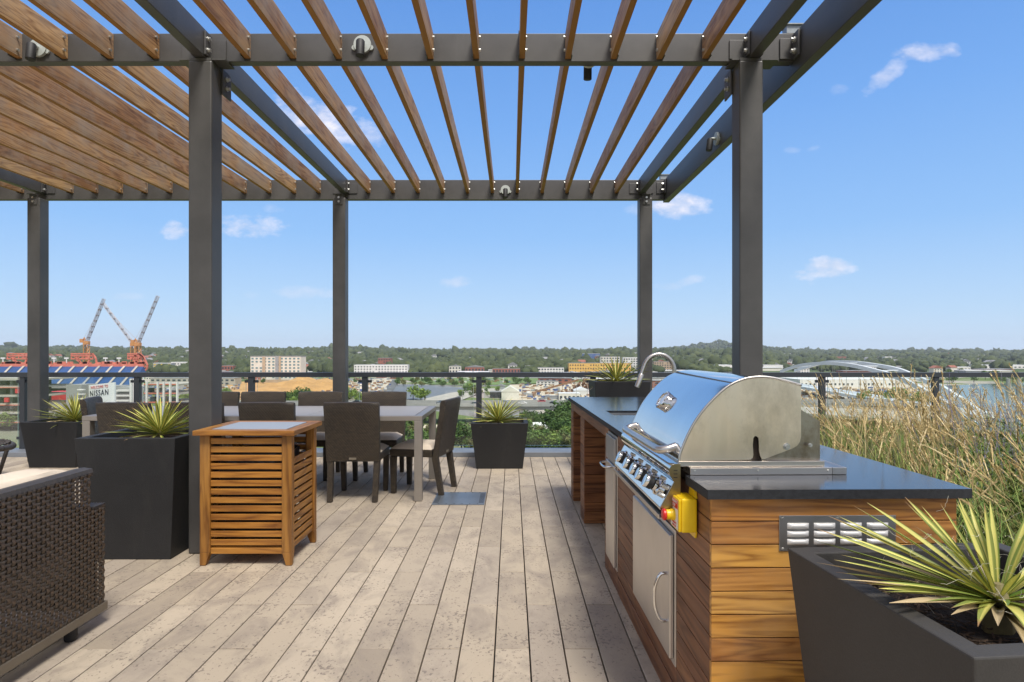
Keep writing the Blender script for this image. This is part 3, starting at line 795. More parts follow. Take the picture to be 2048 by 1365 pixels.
    m = MB(); m.prism(ends, 'y', Y0 - 0.031, Y0 - 0.0265); ec = m.build('panel_end', steel_brass, cp)
    m = MB(); m.prism(ends, 'y', Y1 + 0.0265, Y1 + 0.031); m.build('panel_end', steel_brass, cp)
    m = MB()
    for z in (0.913, 0.925, 0.937): m.box(0.553, 0.566, Y0 - 0.0325, Y0 - 0.0312, z, z + 0.0025)
    m.build('slot', black_plastic, ec)
    m = MB(); m.box(0.508, 0.575, Y0 - 0.02, Y1 + 0.02, 0.770, 0.7755); m.box(0.504, 0.508, Y0 - 0.02, Y1 + 0.02, 0.770, 0.786); m.build('drip_tray', steel_satin, t, bevel=0.001)
    nrm = Vector((-0.878, 0, 0.479)); up = Vector((0.479, 0, 0.878))
    for y in (2.245, 2.37, 2.475, 2.605, 2.755, 2.88):
        c = Vector((0.533, y, 0.856)); c2 = c + nrm * 0.002
        m = MB(); m.lathe(c, nrm, [(0, 0.031), (0.005, 0.031), (0.010, 0.023), (0.020, 0.022), (0.022, 0.017)], 28)
        bz = m.build('knob_bezel', steel_mirror, cp, auto=30)
        if y > 2.8:
            continue
        m = MB(); m.lathe(c, nrm, [(0.0222, 0.018), (0.026, 0.0245), (0.043, 0.0245), (0.044, 0.022)], 28); m.build('knob_grip', black_plastic, cp, auto=30)
        m = MB(); m.lathe(c, nrm, [(0.0442, 0.0252), (0.052, 0.0256), (0.0555, 0.0238), (0.0545, 0.021), (0.0545, 0.004)], 28); m.build('knob_cap', steel_mirror, cp, auto=30)
        m = MB(); m.tube([c + up * 0.036, c + up * 0.036 + nrm * 0.012], 0.0065, 10); m.build('igniter_button', steel_satin, cp, auto=30)
    # rotisserie switch box near the end
    for dz in (-0.016, 0.016):
        c = Vector((0.533, 2.178, 0.856)) + up * dz
        m = MB(); m.tube([c, c + nrm * 0.012], 0.0085, 12); m.build('bolt', bolt_mat, cp, auto=30)
    # handle
    m = MB(); hp = spline([(0.592, 2.225, 1.004), (0.560, 2.222, 0.995), (0.540, 2.235, 0.990), (0.532, 2.27, 0.988), (0.530, 2.40, 0.988), (0.530, 2.545, 0.988), (0.530, 2.69, 0.988), (0.532, 2.82, 0.988), (0.540, 2.855, 0.990), (0.560, 2.868, 0.995), (0.592, 2.865, 1.004)], 6)
    m.tube(hp, 0.0145, 16); m.build('hood_handle', steel_satin, hood, smooth=True)
    # thermometer
    c = Vector((0.6555, 2.60, 1.131)); n = Vector((-0.80, 0, 0.60)).normalized()
    m = MB(); m.lathe(c, n, [(-0.006, 0.040), (0.008, 0.040), (0.018, 0.043), (0.023, 0.039), (0.021, 0.034), (0.016, 0.033)], 32)
    th = m.build('thermometer', steel_mirror, hood, auto=30)
    m = MB(); m.lathe(c, n, [(0.0162, 0.032), (0.0175, 0.032)], 28); m.build('dial', plain('dial face', (0.55, 0.57, 0.60), 0.15, 0.3), th)
    swing(t)
build_grill()


def text_mesh(body, size, mat, parent, name, M_, label=None, ext=0.0004, spacing=1.0):
    """letters as a flat mesh placed by matrix M_ (x: reading direction, z up in letter space y)"""
    cu = bpy.data.curves.new('t', 'FONT'); cu.body = body; cu.size = size; cu.extrude = ext; cu.align_x = 'CENTER'; cu.align_y = 'CENTER'; cu.space_character = spacing
    ob = bpy.data.objects.new('t', cu); COL.objects.link(ob)
    dg = bpy.context.evaluated_depsgraph_get(); me = bpy.data.meshes.new_from_object(ob.evaluated_get(dg))
    bpy.data.objects.remove(ob, do_unlink=True); bpy.data.curves.remove(cu)
    me.transform(M_); me.transform(Matrix.Translation(-woff(parent)))
    me.materials.clear(); me.materials.append(mat)
    o = bpy.data.objects.new(name, me); COL.objects.link(o); o.parent = parent
    if label: o['label'] = label
    return o


def build_estop():
    t = thing('emergency_stop', 'yellow emergency stop box with red push button on the counter side', 'stop switch', (0.618, 2.10, 0.80))
    m = MB(); m.box(0.560, 0.612, 2.048, 2.152, 0.745, 0.856); bx = m.build('enclosure', yellow, t, bevel=0.006)
    m = MB(); m.box(0.551, 0.5605, 2.050, 2.150, 0.7465, 0.8545); m.build('lid', yellow, t, bevel=0.004)
    m = MB(); m.prism([(2.06, 0.855), (2.14, 0.855), (2.128, 0.882), (2.072, 0.882)], 'x', 0.610, 0.6165); m.prism([(2.06, 0.746), (2.14, 0.746), (2.128, 0.722), (2.072, 0.722)], 'x', 0.610, 0.6165)
    m.build('mounting_flange', yellow, t, bevel=0.001)
    m = MB(); m.box(0.5500, 0.5507, 2.058, 2.142, 0.752, 0.848); lb = m.build('face_label', white_lbl, t)
    m = MB(); m.box(0.5492, 0.5499, 2.058, 2.142, 0.820, 0.848); rb = m.build('red_band', red_btn, lb)
    B = Matrix(((0, 0, -1, 0), (-1, 0, 0, 0), (0, 1, 0, 0), (0, 0, 0, 1)))
    def at(y, z, x): return Matrix.Translation((x, y, z)) @ B
    text_mesh('EMERGENCY', 0.0125, white_lbl, lb, 'lettering', at(2.10, 0.8405, 0.5488))
    text_mesh('STOP', 0.0125, white_lbl, lb, 'lettering', at(2.10, 0.8270, 0.5488))
    text_mesh('EMERGENCY', 0.009, red_btn, lb, 'lettering', at(2.10, 0.7685, 0.5495))
    text_mesh('SHUT OFF', 0.009, red_btn, lb, 'lettering', at(2.10, 0.7580, 0.5495))
    c = Vector((0.550, 2.10, 0.794)); n = Vector((-1, 0, 0))
    m = MB(); m.tube([c, c + n * 0.012, c + n * 0.013, c + n * 0.026, c + n * 0.028], [0.019, 0.019, 0.0165, 0.0165, 0.015], 24); m.build('collar', yellow, t, auto=30)
    m = MB(); m.tube([c + n * 0.028, c + n * 0.031, c + n * 0.037, c + n * 0.041], [0.016, 0.0195, 0.0195, 0.014], 24); m.build('push_button', red_btn, t, auto=30)
    swing(t)
build_estop()
# ------------------------------------------------------------------ planters
def planter(cx, cy, size, h, label, rot=0.0, taper=0.062, mat=None, rim=0.05, fill=0.06):
    mat = mat or planter_mat
    t = thing('planter', label, 'planter', (cx, cy, 0), 'square tapered planters on the deck')
    s = size / 2; b = s - taper; q = s - rim
    m = MB()
    V = [(-b, -b, 0.001), (b, -b, 0.001), (b, b, 0.001), (-b, b, 0.001), (-s, -s, h), (s, -s, h), (s, s, h), (-s, s, h),
         (-q, -q, h), (q, -q, h), (q, q, h), (-q, q, h), (-q + .015, -q + .015, h - 0.2), (q - .015, -q + .015, h - 0.2), (q - .015, q - .015, h - 0.2), (-q + .015, q - .015, h - 0.2)]
    V = [(x + cx, y + cy, z) for x, y, z in V]
    F = [(0, 3, 2, 1), (0, 1, 5, 4), (1, 2, 6, 5), (2, 3, 7, 6), (3, 0, 4, 7), (4, 5, 9, 8), (5, 6, 10, 9), (6, 7, 11, 10), (7, 4, 8, 11),
         (8, 9, 13, 12), (9, 10, 14, 13), (10, 11, 15, 14), (11, 8, 12, 15)]
    m.add(V, F)
    me_o = m.build('body', mat, t, bevel=0.004)
    # soil with loose mulch
    m = MB(); n = 14; rr = random.Random(int(cx * 100)); zf = h - fill
    rows = [[(cx + (i / n * 2 - 1) * (q - 0.003), cy + (j / n * 2 - 1) * (q - 0.003), zf + rr.uniform(-0.006, 0.008)) for i in range(n + 1)] for j in range(n + 1)]
    m.grid(rows); so_ = m.build('soil', soil_mat, t)
    if size > 0.6 and cy < 5:
        m = MB()
        for _ in range(420):
            x = cx + rr.uniform(-1, 1) * (q - 0.03); y = cy + rr.uniform(-1, 1) * (q - 0.03); a = rr.uniform(0, 6.28); L = rr.uniform(0.012, 0.05)
            m.obox((x, y, zf + rr.uniform(0.004, 0.014)), (L, rr.uniform(0.002, 0.006), 0.002), (rr.uniform(-0.5, 0.5), rr.uniform(-0.4, 0.4), a))
        m.build('mulch', plain('mulch', (0.09, 0.06, 0.04), 0.9, 0, 0.6, 30, 100, 0.3), so_)
    t.rotation_euler = (0, 0, rot)
    return t


def blade(m, base, az, el, L, w, droop, rnd, fold=0.35, n=9):
    """one folded leaf with uv; grows from base at elevation el and bends"""
    d = Vector((math.cos(az), math.sin(az), 0)); side = Vector((-d.y, d.x, 0))
    p = Vector(base); th = el; rows = []; seg = L / n
    tw = rnd.uniform(-0.5, 0.5)
    for i in range(n + 1):
        f = i / n
        ww = w * (0.55 + 1.0 * f) if f < 0.35 else w * (0.9 + 0.10 * math.sin((f - 0.35) * 4)) * (1 - ((f - 0.35) / 0.65) ** 2.2)
        ww = max(ww, 0.0008)
        t = d * math.cos(th) + Vector((0, 0, 1)) * math.sin(th)
        nn = side.cross(t).normalized(); s2 = (side * math.cos(tw * f) + nn * math.sin(tw * f))
        n2 = t.cross(s2) * -1
        k = fold * ww * (1 - 0.5 * f)
        rows.append([p - s2 * ww / 2 + n2 * k * -1, p - s2 * ww / 4 - n2 * k * 0.35, p, p + s2 * ww / 4 - n2 * k * 0.35, p + s2 * ww / 2 - n2 * k])
        p = p + t * seg; th += droop * (0.3 + 1.4 * f) / n
    if m.uv is None: m.uv = []
    m.grid(rows)
    for i in range(n):
        for k in range(4):
            m.uv += [(k / 4, i / n), ((k + 1) / 4, i / n), ((k + 1) / 4, (i + 1) / n), (k / 4, (i + 1) / n)]


def yucca_mesh(m, dm, rnd, count, L, w, base=(0, 0, 0), dry=6, custom=()):
    for i in range(count):
        f = i / count
        el = R(84 - 84 * f ** 0.62 + rnd.uniform(-5, 5)); az = i * 2.39996 + rnd.uniform(-0.25, 0.25)
        LL = L * (0.72 + 0.38 * math.sin(min(1, f * 1.4) * math.pi / 2)) * rnd.uniform(0.85, 1.1)
        b = Vector(base) + Vector((math.cos(az) * 0.018, math.sin(az) * 0.018, 0.035 + 0.05 * (1 - f)))
        blade(m, b, az, el, LL, w * rnd.uniform(0.8, 1.15), R(rnd.uniform(-22, 4)) * (0.4 + f), rnd)
    for i in range(dry):
        az = rnd.uniform(0, 6.28)
        blade(dm, Vector(base) + Vector((0, 0, 0.03)), az, R(rnd.uniform(0, 12)), L * rnd.uniform(0.5, 1.0), w * 0.9, R(rnd.uniform(-55, -20)), rnd, fold=0.5)


def yucca(x, y, z, label, seed, count=58, L=0.36, w=0.026, dry=6):
    rnd = random.Random(seed)
    t = thing('yucca', label, 'plant', (x, y, z), 'variegated yuccas in the planters')
    m, dm = MB(), MB()
    yucca_mesh(m, dm, rnd, count, L, w, (x, y, z), dry)
    m.build('leaves', yucca_mat, t, smooth=True); dm.build('dry_leaves', yucca_dry, t, smooth=True)
    c = MB(); c.tube([(x, y, z - 0.03), (x, y, z + 0.03), (x, y, z + 0.085)], [0.03, 0.026, 0.008], 10); c.build('stem', yucca_dry2, t)
    return t
yucca_dry2 = plain('yucca stem', (0.20, 0.17, 0.08), 0.8)

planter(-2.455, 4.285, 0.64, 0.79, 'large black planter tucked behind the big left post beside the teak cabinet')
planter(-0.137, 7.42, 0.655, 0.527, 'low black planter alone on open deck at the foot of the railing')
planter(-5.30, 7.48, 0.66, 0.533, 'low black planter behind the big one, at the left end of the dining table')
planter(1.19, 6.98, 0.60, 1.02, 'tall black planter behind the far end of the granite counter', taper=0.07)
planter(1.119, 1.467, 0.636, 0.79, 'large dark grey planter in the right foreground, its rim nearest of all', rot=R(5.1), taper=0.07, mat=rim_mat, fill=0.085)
yucca(-2.40, 4.27, 0.735, 'yellow-green yucca in the large planter next to the big left post', 11, 74, 0.28, 0.021)
yucca(-0.155, 7.42, 0.47, 'spiky yucca in the low planter standing alone before the railing', 12, 88, 0.34, 0.021)
yucca(-5.22, 7.48, 0.475, 'yucca in the farthest left planter beside the end of the dining table', 13, 80, 0.38, 0.023)
yucca(1.17, 6.98, 0.955, 'upright yucca behind the granite counter, left of the far right post', 14, 60, 0.36, 0.022)


def hero_yucca():
    """the near plant: leaves measured one by one from the photograph (azimuth, elevation, length, width)"""
    rnd = random.Random(5); cx, cy, cz = 1.110, 1.425, 0.722
    t = thing('yucca', 'big yucca with yellow-striped leaves and dry tips in the near right planter', 'plant', (cx, cy, cz), 'variegated yuccas in the planters')
    m, dm = MB(), MB()
    D = math.radians
    L0 = [(176, 36, .37, .022, -4), (171, 44, .33, .022, -4), (165, 51, .31, .022, -3), (182, 26, .38, .024, -5), (187, 20, .38, .026, -6), (178, 17, .37, .026, -6), (192, 12, .38, .028, -8), (184, 8, .38, .028, -8),
          (197, 16, .36, .027, -8), (203, 8, .36, .030, -10), (198, 3, .34, .030, -8), (209, 2, .31, .030, -6), (216, 10, .28, .030, -14), (170, 29, .38, .024, -6), (163, 22, .38, .025, -6), (155, 16, .38, .026, -8), (148, 26, .36, .026, -6),
          (158, 40, .32, .024, -4), (150, 56, .26, .022, -3), (135, 64, .24, .022, -2), (118, 70, .23, .022, -3), (104, 74, .22, .022, -2), (92, 62, .25, .024, -3), (80, 78, .22, .022, 0), (62, 66, .24, .024, -3), (42, 72, .23, .024, -2),
          (22, 62, .25, .024, -3), (2, 68, .23, .022, -3), (75, 50, .27, .024, -4), (52, 44, .30, .026, -6), (32, 40, .31, .026, -6), (12, 36, .32, .026, -8), (-10, 40, .30, .026, -8), (-26, 30, .30, .028, -10), (-45, 24, .28, .028, -12),
          (100, 36, .30, .025, -6), (120, 30, .33, .025, -8), (136, 24, .35, .026, -8), (226, 14, .22, .032, -34), (238, 22, .17, .028, -20), (250, 12, .20, .034, -50), (266, 14, .18, .032, -50), (284, 12, .20, .03, -50),
          (150, 66, .17, .018, -2), (205, 60, .15, .020, -4), (300, 62, .16, .020, -2), (330, 52, .20, .022, -5), (260, 50, .13, .020, -8), (180, 52, .20, .020, -4), (300, 24, .22, .028, -40), (320, 18, .24, .028, -30),
          (193, 30, .25, .023, -8), (212, 26, .20, .022, -10), (20, 20, .32, .028, -12), (60, 22, .32, .028, -12), (88, 18, .32, .028, -12)]
    for az, el, L, w, dr in [q for i, q in enumerate(L0) if not (q[1] > 38 and i % 4 == 1)]:
        a = D(az + rnd.uniform(-2, 2))
        if 120 < az < 222: el, dr = max(el, 14) - 1, max(dr, -5)
        blade(m, (cx + math.cos(a) * 0.015, cy + math.sin(a) * 0.015, cz + 0.045 + 0.035 * (el / 90)), a, D(el), L * (0.86 if el > 45 else 1), w * 0.84, D(dr), rnd, n=14)
    for az, el, L, w, dr in [(203, 13, .37, .022, -8), (218, 14, .31, .022, -8), (232, 14, .26, .024, -12), (262, 0, .24, .028, -50), (275, -5, .22, .03, -40), (250, 2, .20, .026, -50), (292, 0, .26, .028, -30), (190, 15, .42, .019, -8), (172, 14, .40, .02, -6), (120, 10, .28, .022, -10), (60, 8, .30, .024, -20)]:
        blade(dm, (cx, cy, cz + 0.035), D(az), D(el), L, w, D(dr), rnd, fold=0.5, n=12)
    m.build('leaves', yucca_mat, t, smooth=True); dm.build('dry_leaves', yucca_dry, t, smooth=True)
    c = MB(); c.tube([(cx, cy, cz - 0.04), (cx, cy, cz + 0.04), (cx, cy, cz + 0.09)], [0.032, 0.028, 0.01], 10); c.build('stem', yucca_dry2, t)
    f = MB()                                                       # pale curling threads along the leaf margins
    for _ in range(90):
        a = rnd.uniform(0, 6.28); r0 = rnd.uniform(0.04, 0.24); p = Vector((cx + math.cos(a) * r0, cy + math.sin(a) * r0, cz + 0.07 + rnd.uniform(0, 0.16) * (1 if r0 < 0.15 else 0.7)))
        pts = [p]; d = Vector((rnd.uniform(-1, 1), rnd.uniform(-1, 1), rnd.uniform(-1, 0.6))).normalized()
        for i in range(7):
            d = (d + Vector((rnd.uniform(-1, 1), rnd.uniform(-1, 1), rnd.uniform(-1, 1))) * 0.7).normalized(); p = p + d * rnd.uniform(0.005, 0.010); pts.append(p)
        f.tube(pts, 0.00035, 3, caps=False)
    tag(f.build('leaf_threads', plain('leaf thread', (0.62, 0.58, 0.45), 0.7), t), kind='stuff')
hero_yucca()

# ------------------------------------------------------------------ dining table and chairs
def build_table():
    t = thing('dining_table', 'long grey metal dining table with a pale panel top', 'table', (-2.32, 6.11, 0))
    x0, x1, y0, y1, zt = -3.84, -0.80, 5.585, 6.64, 0.765
    m = MB()
    for q in ((x0, x1, y0, y0 + 0.07), (x0, x1, y1 - 0.07, y1), (x0, x0 + 0.07, y0 + 0.0702, y1 - 0.0702), (x1 - 0.07, x1, y0 + 0.0702, y1 - 0.0702)):
        m.box(q[0], q[1], q[2], q[3], zt - 0.042, zt)
    m.build('frame', taupe, t, bevel=0.003)
    n = 3; w = (x1 - x0 - 0.144) / n
    for i in range(n):
        m = MB(); m.box(x0 + 0.072 + i * w + 0.002, x0 + 0.072 + (i + 1) * w - 0.002, y0 + 0.072, y1 - 0.072, zt - 0.012, zt + 0.001); m.build('top_panel', table_glass, t, bevel=0.001)
    for (a, b) in ((x0 + 0.001, y0 + 0.001), (x1 - 0.071, y0 + 0.001), (x0 + 0.001, y1 - 0.071), (x1 - 0.071, y1 - 0.071)):
        m = MB(); m.box(a, a + 0.07, b, b + 0.07, 0.002, zt - 0.0425); m.build('leg', taupe, t, bevel=0.004)
build_table()


def make_chair():
    t = thing('dining_chair', 'x', 'chair', (0, 0, 0), 'dark wicker dining chairs round the grey table')
    # back: reclined slab with rolled top, sits facing +y
    def yb(z): return -0.235 - 0.085 * max(0, (z - 0.36)) / 0.53
    rows = []; zs = [0.36, 0.45, 0.58, 0.70, 0.80, 0.865, 0.885, 0.893]
    m = MB()
    out = [(yb(z) - 0.0, z) for z in zs[:-2]] + [(yb(.89) + 0.006, 0.887), (yb(.89) + 0.025, 0.893), (yb(.89) + 0.045, 0.888)] + [(yb(z) + 0.052, z) for z in zs[:-2][::-1]]
    prof = out; n = len(prof)
    for i, x in enumerate((-0.245, -0.24, -0.12, 0, 0.12, 0.24, 0.245)):
        c = 0.012 * (1 - (x / 0.245) ** 2); e = 0.004 if abs(x) > 0.243 else 0
        rows.append([(x * (1 - 0.03 * (0.89 - z) / 0.5), y - c + (e if y < -0.26 else -e), z + (0.004 * (1 - (x / .245) ** 2) if z > .8 else 0) - e) for y, z in prof + [prof[0]]])
    m.grid(rows); m.add(rows[0][:-1], [tuple(range(n))]); m.add(rows[-1][:-1], [tuple(range(n))[::-1]])
    bk = m.build('backrest', wicker, t, auto=50)
    m = MB(); m.box(-0.032, 0.032, -0.2555, -0.2525, 0.378, 0.397); m.build('maker_plate', plain('aged plate', (0.33, 0.29, 0.22), 0.4, 0.6), bk)
    m = MB(); m.box(-0.235, 0.235, -0.176, 0.245, 0.355, 0.425); m.build('seat', wicker, t, bevel=0.012)
    for sx in (-1, 1):
        m = MB(); x = sx * 0.208; b = sx * 0.200
        m.hexa([(b - .022, -.285 + .0, 0.002), (b + .022, -.285, 0.002), (b + .022, -.235, 0.002), (b - .022, -.235, 0.002)], [(x - .027, -.232, 0.362), (x + .027, -.232, .362), (x + .027, -.172, .362), (x - .027, -.172, .362)])
        m.build('leg', wicker, t, bevel=0.006)
        m = MB(); m.hexa([(b - .022, .190, 0.002), (b + .022, .190, 0.002), (b + .022, .234, 0.002), (b - .022, .234, 0.002)], [(x - .027, .185, .3545), (x + .027, .185, .3545), (x + .027, .243, .3545), (x - .027, .243, .3545)])
        m.build('leg', wicker, t, bevel=0.006)
    m = MB(); g = []
    for i in range(9):
        row = []
        for k in range(9):
            u, v = i / 4 - 1, k / 4 - 1; e = max(abs(u), abs(v)); row.append((u * 0.228, 0.035 + v * 0.205, 0.429 + 0.042 * (1 - e ** 6) ** 0.5 * (0.9 + 0.1 * (1 - u * u) * (1 - v * v))))
        g.append(row)
    m.grid(g); m.box(-0.228, 0.228, -0.170, 0.240, 0.4262, 0.4288); m.build('seat_cushion', cushion, t, smooth=False, auto=50)
    return t


def seat_chairs():
    ch = make_chair(); first = True
    spots = [(-1.415, 5.82, 0, 'wicker chair seen whole from behind, right of the teak cabinet'),
             (-2.165, 5.82, 0, 'wicker chair half hidden by the teak cabinet top, back to the viewer'),
             (-2.80, 5.82, 0, 'near-side wicker chair mostly hidden by the big left post'),
             (-3.40, 5.80, R(-4), 'wicker chair right behind the large left planter and its yucca'),
             (-1.42, 6.70, math.pi, 'far-side wicker chair nearest the right end of the table'),
             (-2.13, 6.70, math.pi, 'far-side wicker chair in front of the far middle post'),
             (-2.77, 6.70, math.pi, 'far-side wicker chair below the orange earth mound'),
             (-3.29, 6.70, math.pi, 'far-side wicker chair cut off by the big left post'),
             (-0.865, 6.07, R(78), 'wicker chair seen from the side at the right end of the table'),
             (-3.82, 6.18, R(-72), 'wicker chair turned at the left end of the table near the far left planter')]
    for x, y, a, lab in spots:
        if first: c = ch; c.location = (x, y, 0); c.rotation_euler = (0, 0, a); c['label'] = lab; first = False
        else: copy_thing(ch, (x, y, 0), a, lab)
seat_chairs()

# ------------------------------------------------------------------ teak cabinet
def build_cabinet():
    t = thing('slatted_cabinet', 'teak slatted storage cabinet with a grey inlaid top beside the big left post', 'cabinet', (-1.665, 4.155, 0))
    x0, x1, y0, y1 = -1.95, -1.375, 3.907, 4.41
    for (xa, ya, sx, sy) in ((x0, y0, 1, 1), (x1, y0, -1, 1), (x0, y1, 1, -1), (x1, y1, -1, -1)):
        w = 0.062
        m = MB()
        def q(wx, z): return [(xa, ya, z), (xa + sx * wx, ya, z), (xa + sx * wx, ya + sy * wx * .85, z), (xa, ya + sy * wx * .85, z)]
        m.hexa(q(0.036, 0.002), q(w, 0.085)); m.build('leg_foot', teak_z, t, bevel=0.003)
        m = MB(); m.hexa(q(w, 0.0853), q(w, 0.818)); m.build('leg', teak_z, t, bevel=0.003)
    p = 0.0530
    for i in range(14):
        z = 0.798 - i * p
        for (ya, yb) in ((y0 + 0.012, y0 + 0.030), (y1 - 0.030, y1 - 0.012)):
            m = MB(); m.box(x0 + 0.063, x1 - 0.063, ya, yb, z - 0.0365, z); m.build('slat', teak_x, t, bevel=0.002)
        if i < 11:
            z2 = z - 3 * p + 0.022
            for (xa, xb) in ((x0 + 0.012, x0 + 0.030), (x1 - 0.030, x1 - 0.012)):
                m = MB(); m.box(xa, xb, y0 + 0.054, y1 - 0.054, z2 - 0.0365, z2); m.build('slat', teak_y, t, bevel=0.002)
    # top: mitred rim, dark rebate, inlay
    a0, a1, b0, b1 = -1.978, -1.345, 3.872, 4.440; w = 0.075; zt, zb = 0.850, 0.8195
    def miter(p_, q_, mt): MB().hexa([(*a, zb) for a in p_ + q_], [(*a, zt) for a in p_ + q_]).build('top_rim', mt, t, bevel=0.0025)
    miter([(a0, b0), (a1, b0)], [(a1 - w, b0 + w), (a0 + w, b0 + w)], teak_x); miter([(a1, b1), (a0, b1)], [(a0 + w, b1 - w), (a1 - w, b1 - w)], teak_x)
    miter([(a1, b0 + .0008), (a1, b1 - .0008)], [(a1 - w, b1 - w), (a1 - w, b0 + w)], teak_y); miter([(a0, b1), (a0, b0)], [(a0 + w, b0 + w), (a0 + w, b1 - w)], teak_y)
    m = MB(); m.box(a0 + w, a1 - w, b0 + w, b1 - w, zb + 0.004, zt - 0.006); m.build('rebate', black_plastic, t)
    m = MB(); m.box(a0 + w + 0.008, a1 - w - 0.008, b0 + w + 0.008, b1 - w - 0.008, zt - 0.0058, zt + 0.0012); m.build('top_inlay', inlay, t, bevel=0.001)
    m = MB(); m.box(x0 + 0.03, x1 - 0.03, y0 + 0.032, y1 - 0.032, 0.10, 0.115); m.build('floor_board', teak_x, t)
    b = thing('waste_bin', 'dark lined waste bin inside the teak slatted cabinet', 'bin', (-1.665, 4.155, 0.116))
    m = MB(); m.hexa([(-1.83, 3.99, .117), (-1.50, 3.99, .117), (-1.50, 4.32, .117), (-1.83, 4.32, .117)], [(-1.86, 3.96, .67), (-1.47, 3.96, .67), (-1.47, 4.35, .67), (-1.86, 4.35, .67)])
    m.build('tub', dark_in, b, bevel=0.01)
    m = MB(); r = random.Random(2); rows = []
    for j in range(4):
        rows.append([(-1.665 + (0.205 + .012 * r.random()) * math.copysign(abs(math.cos(a)) ** .4, math.cos(a)), 4.155 + (0.205 + .01 * r.random()) * math.copysign(abs(math.sin(a)) ** .4, math.sin(a)), 0.60 + j * 0.03 + r.uniform(-.008, .008)) for a in [k / 28 * 2 * math.pi for k in range(29)]])
    m.grid(rows); m.build('liner', bag_mat, b, smooth=True)
build_cabinet()

# ------------------------------------------------------------------ floor access plate
def build_plate():
    t = thing('access_plate', 'blue-grey steel access plate let into the deck near the table leg', 'floor plate', (-0.47, 5.70, 0))
    m = MB(); x0, x1, y0, y1 = -0.70, -0.238, 5.46, 5.94; m.box(x0, x1, y0, y1, 0.0018, 0.0065); p = m.build('plate', plate_steel, t, bevel=0.001)
    for i in range(6):
        x = x0 + 0.06 + i * (x1 - x0 - 0.12) / 5
        for y in (y0 + 0.022, y1 - 0.022): MB().tube([(x, y, 0.0066), (x, y, 0.0074)], 0.0065, 8).build('hole', black_plastic, p)
    for i in range(11):
        y = y0 + 0.07 + i * (y1 - y0 - 0.14) / 10
        for x in (x0 + 0.03, x1 - 0.03): MB().box(x - 0.022, x + 0.022, y - 0.006, y + 0.006, 0.0066, 0.0071).build('slot', black_plastic, p)
build_plate()

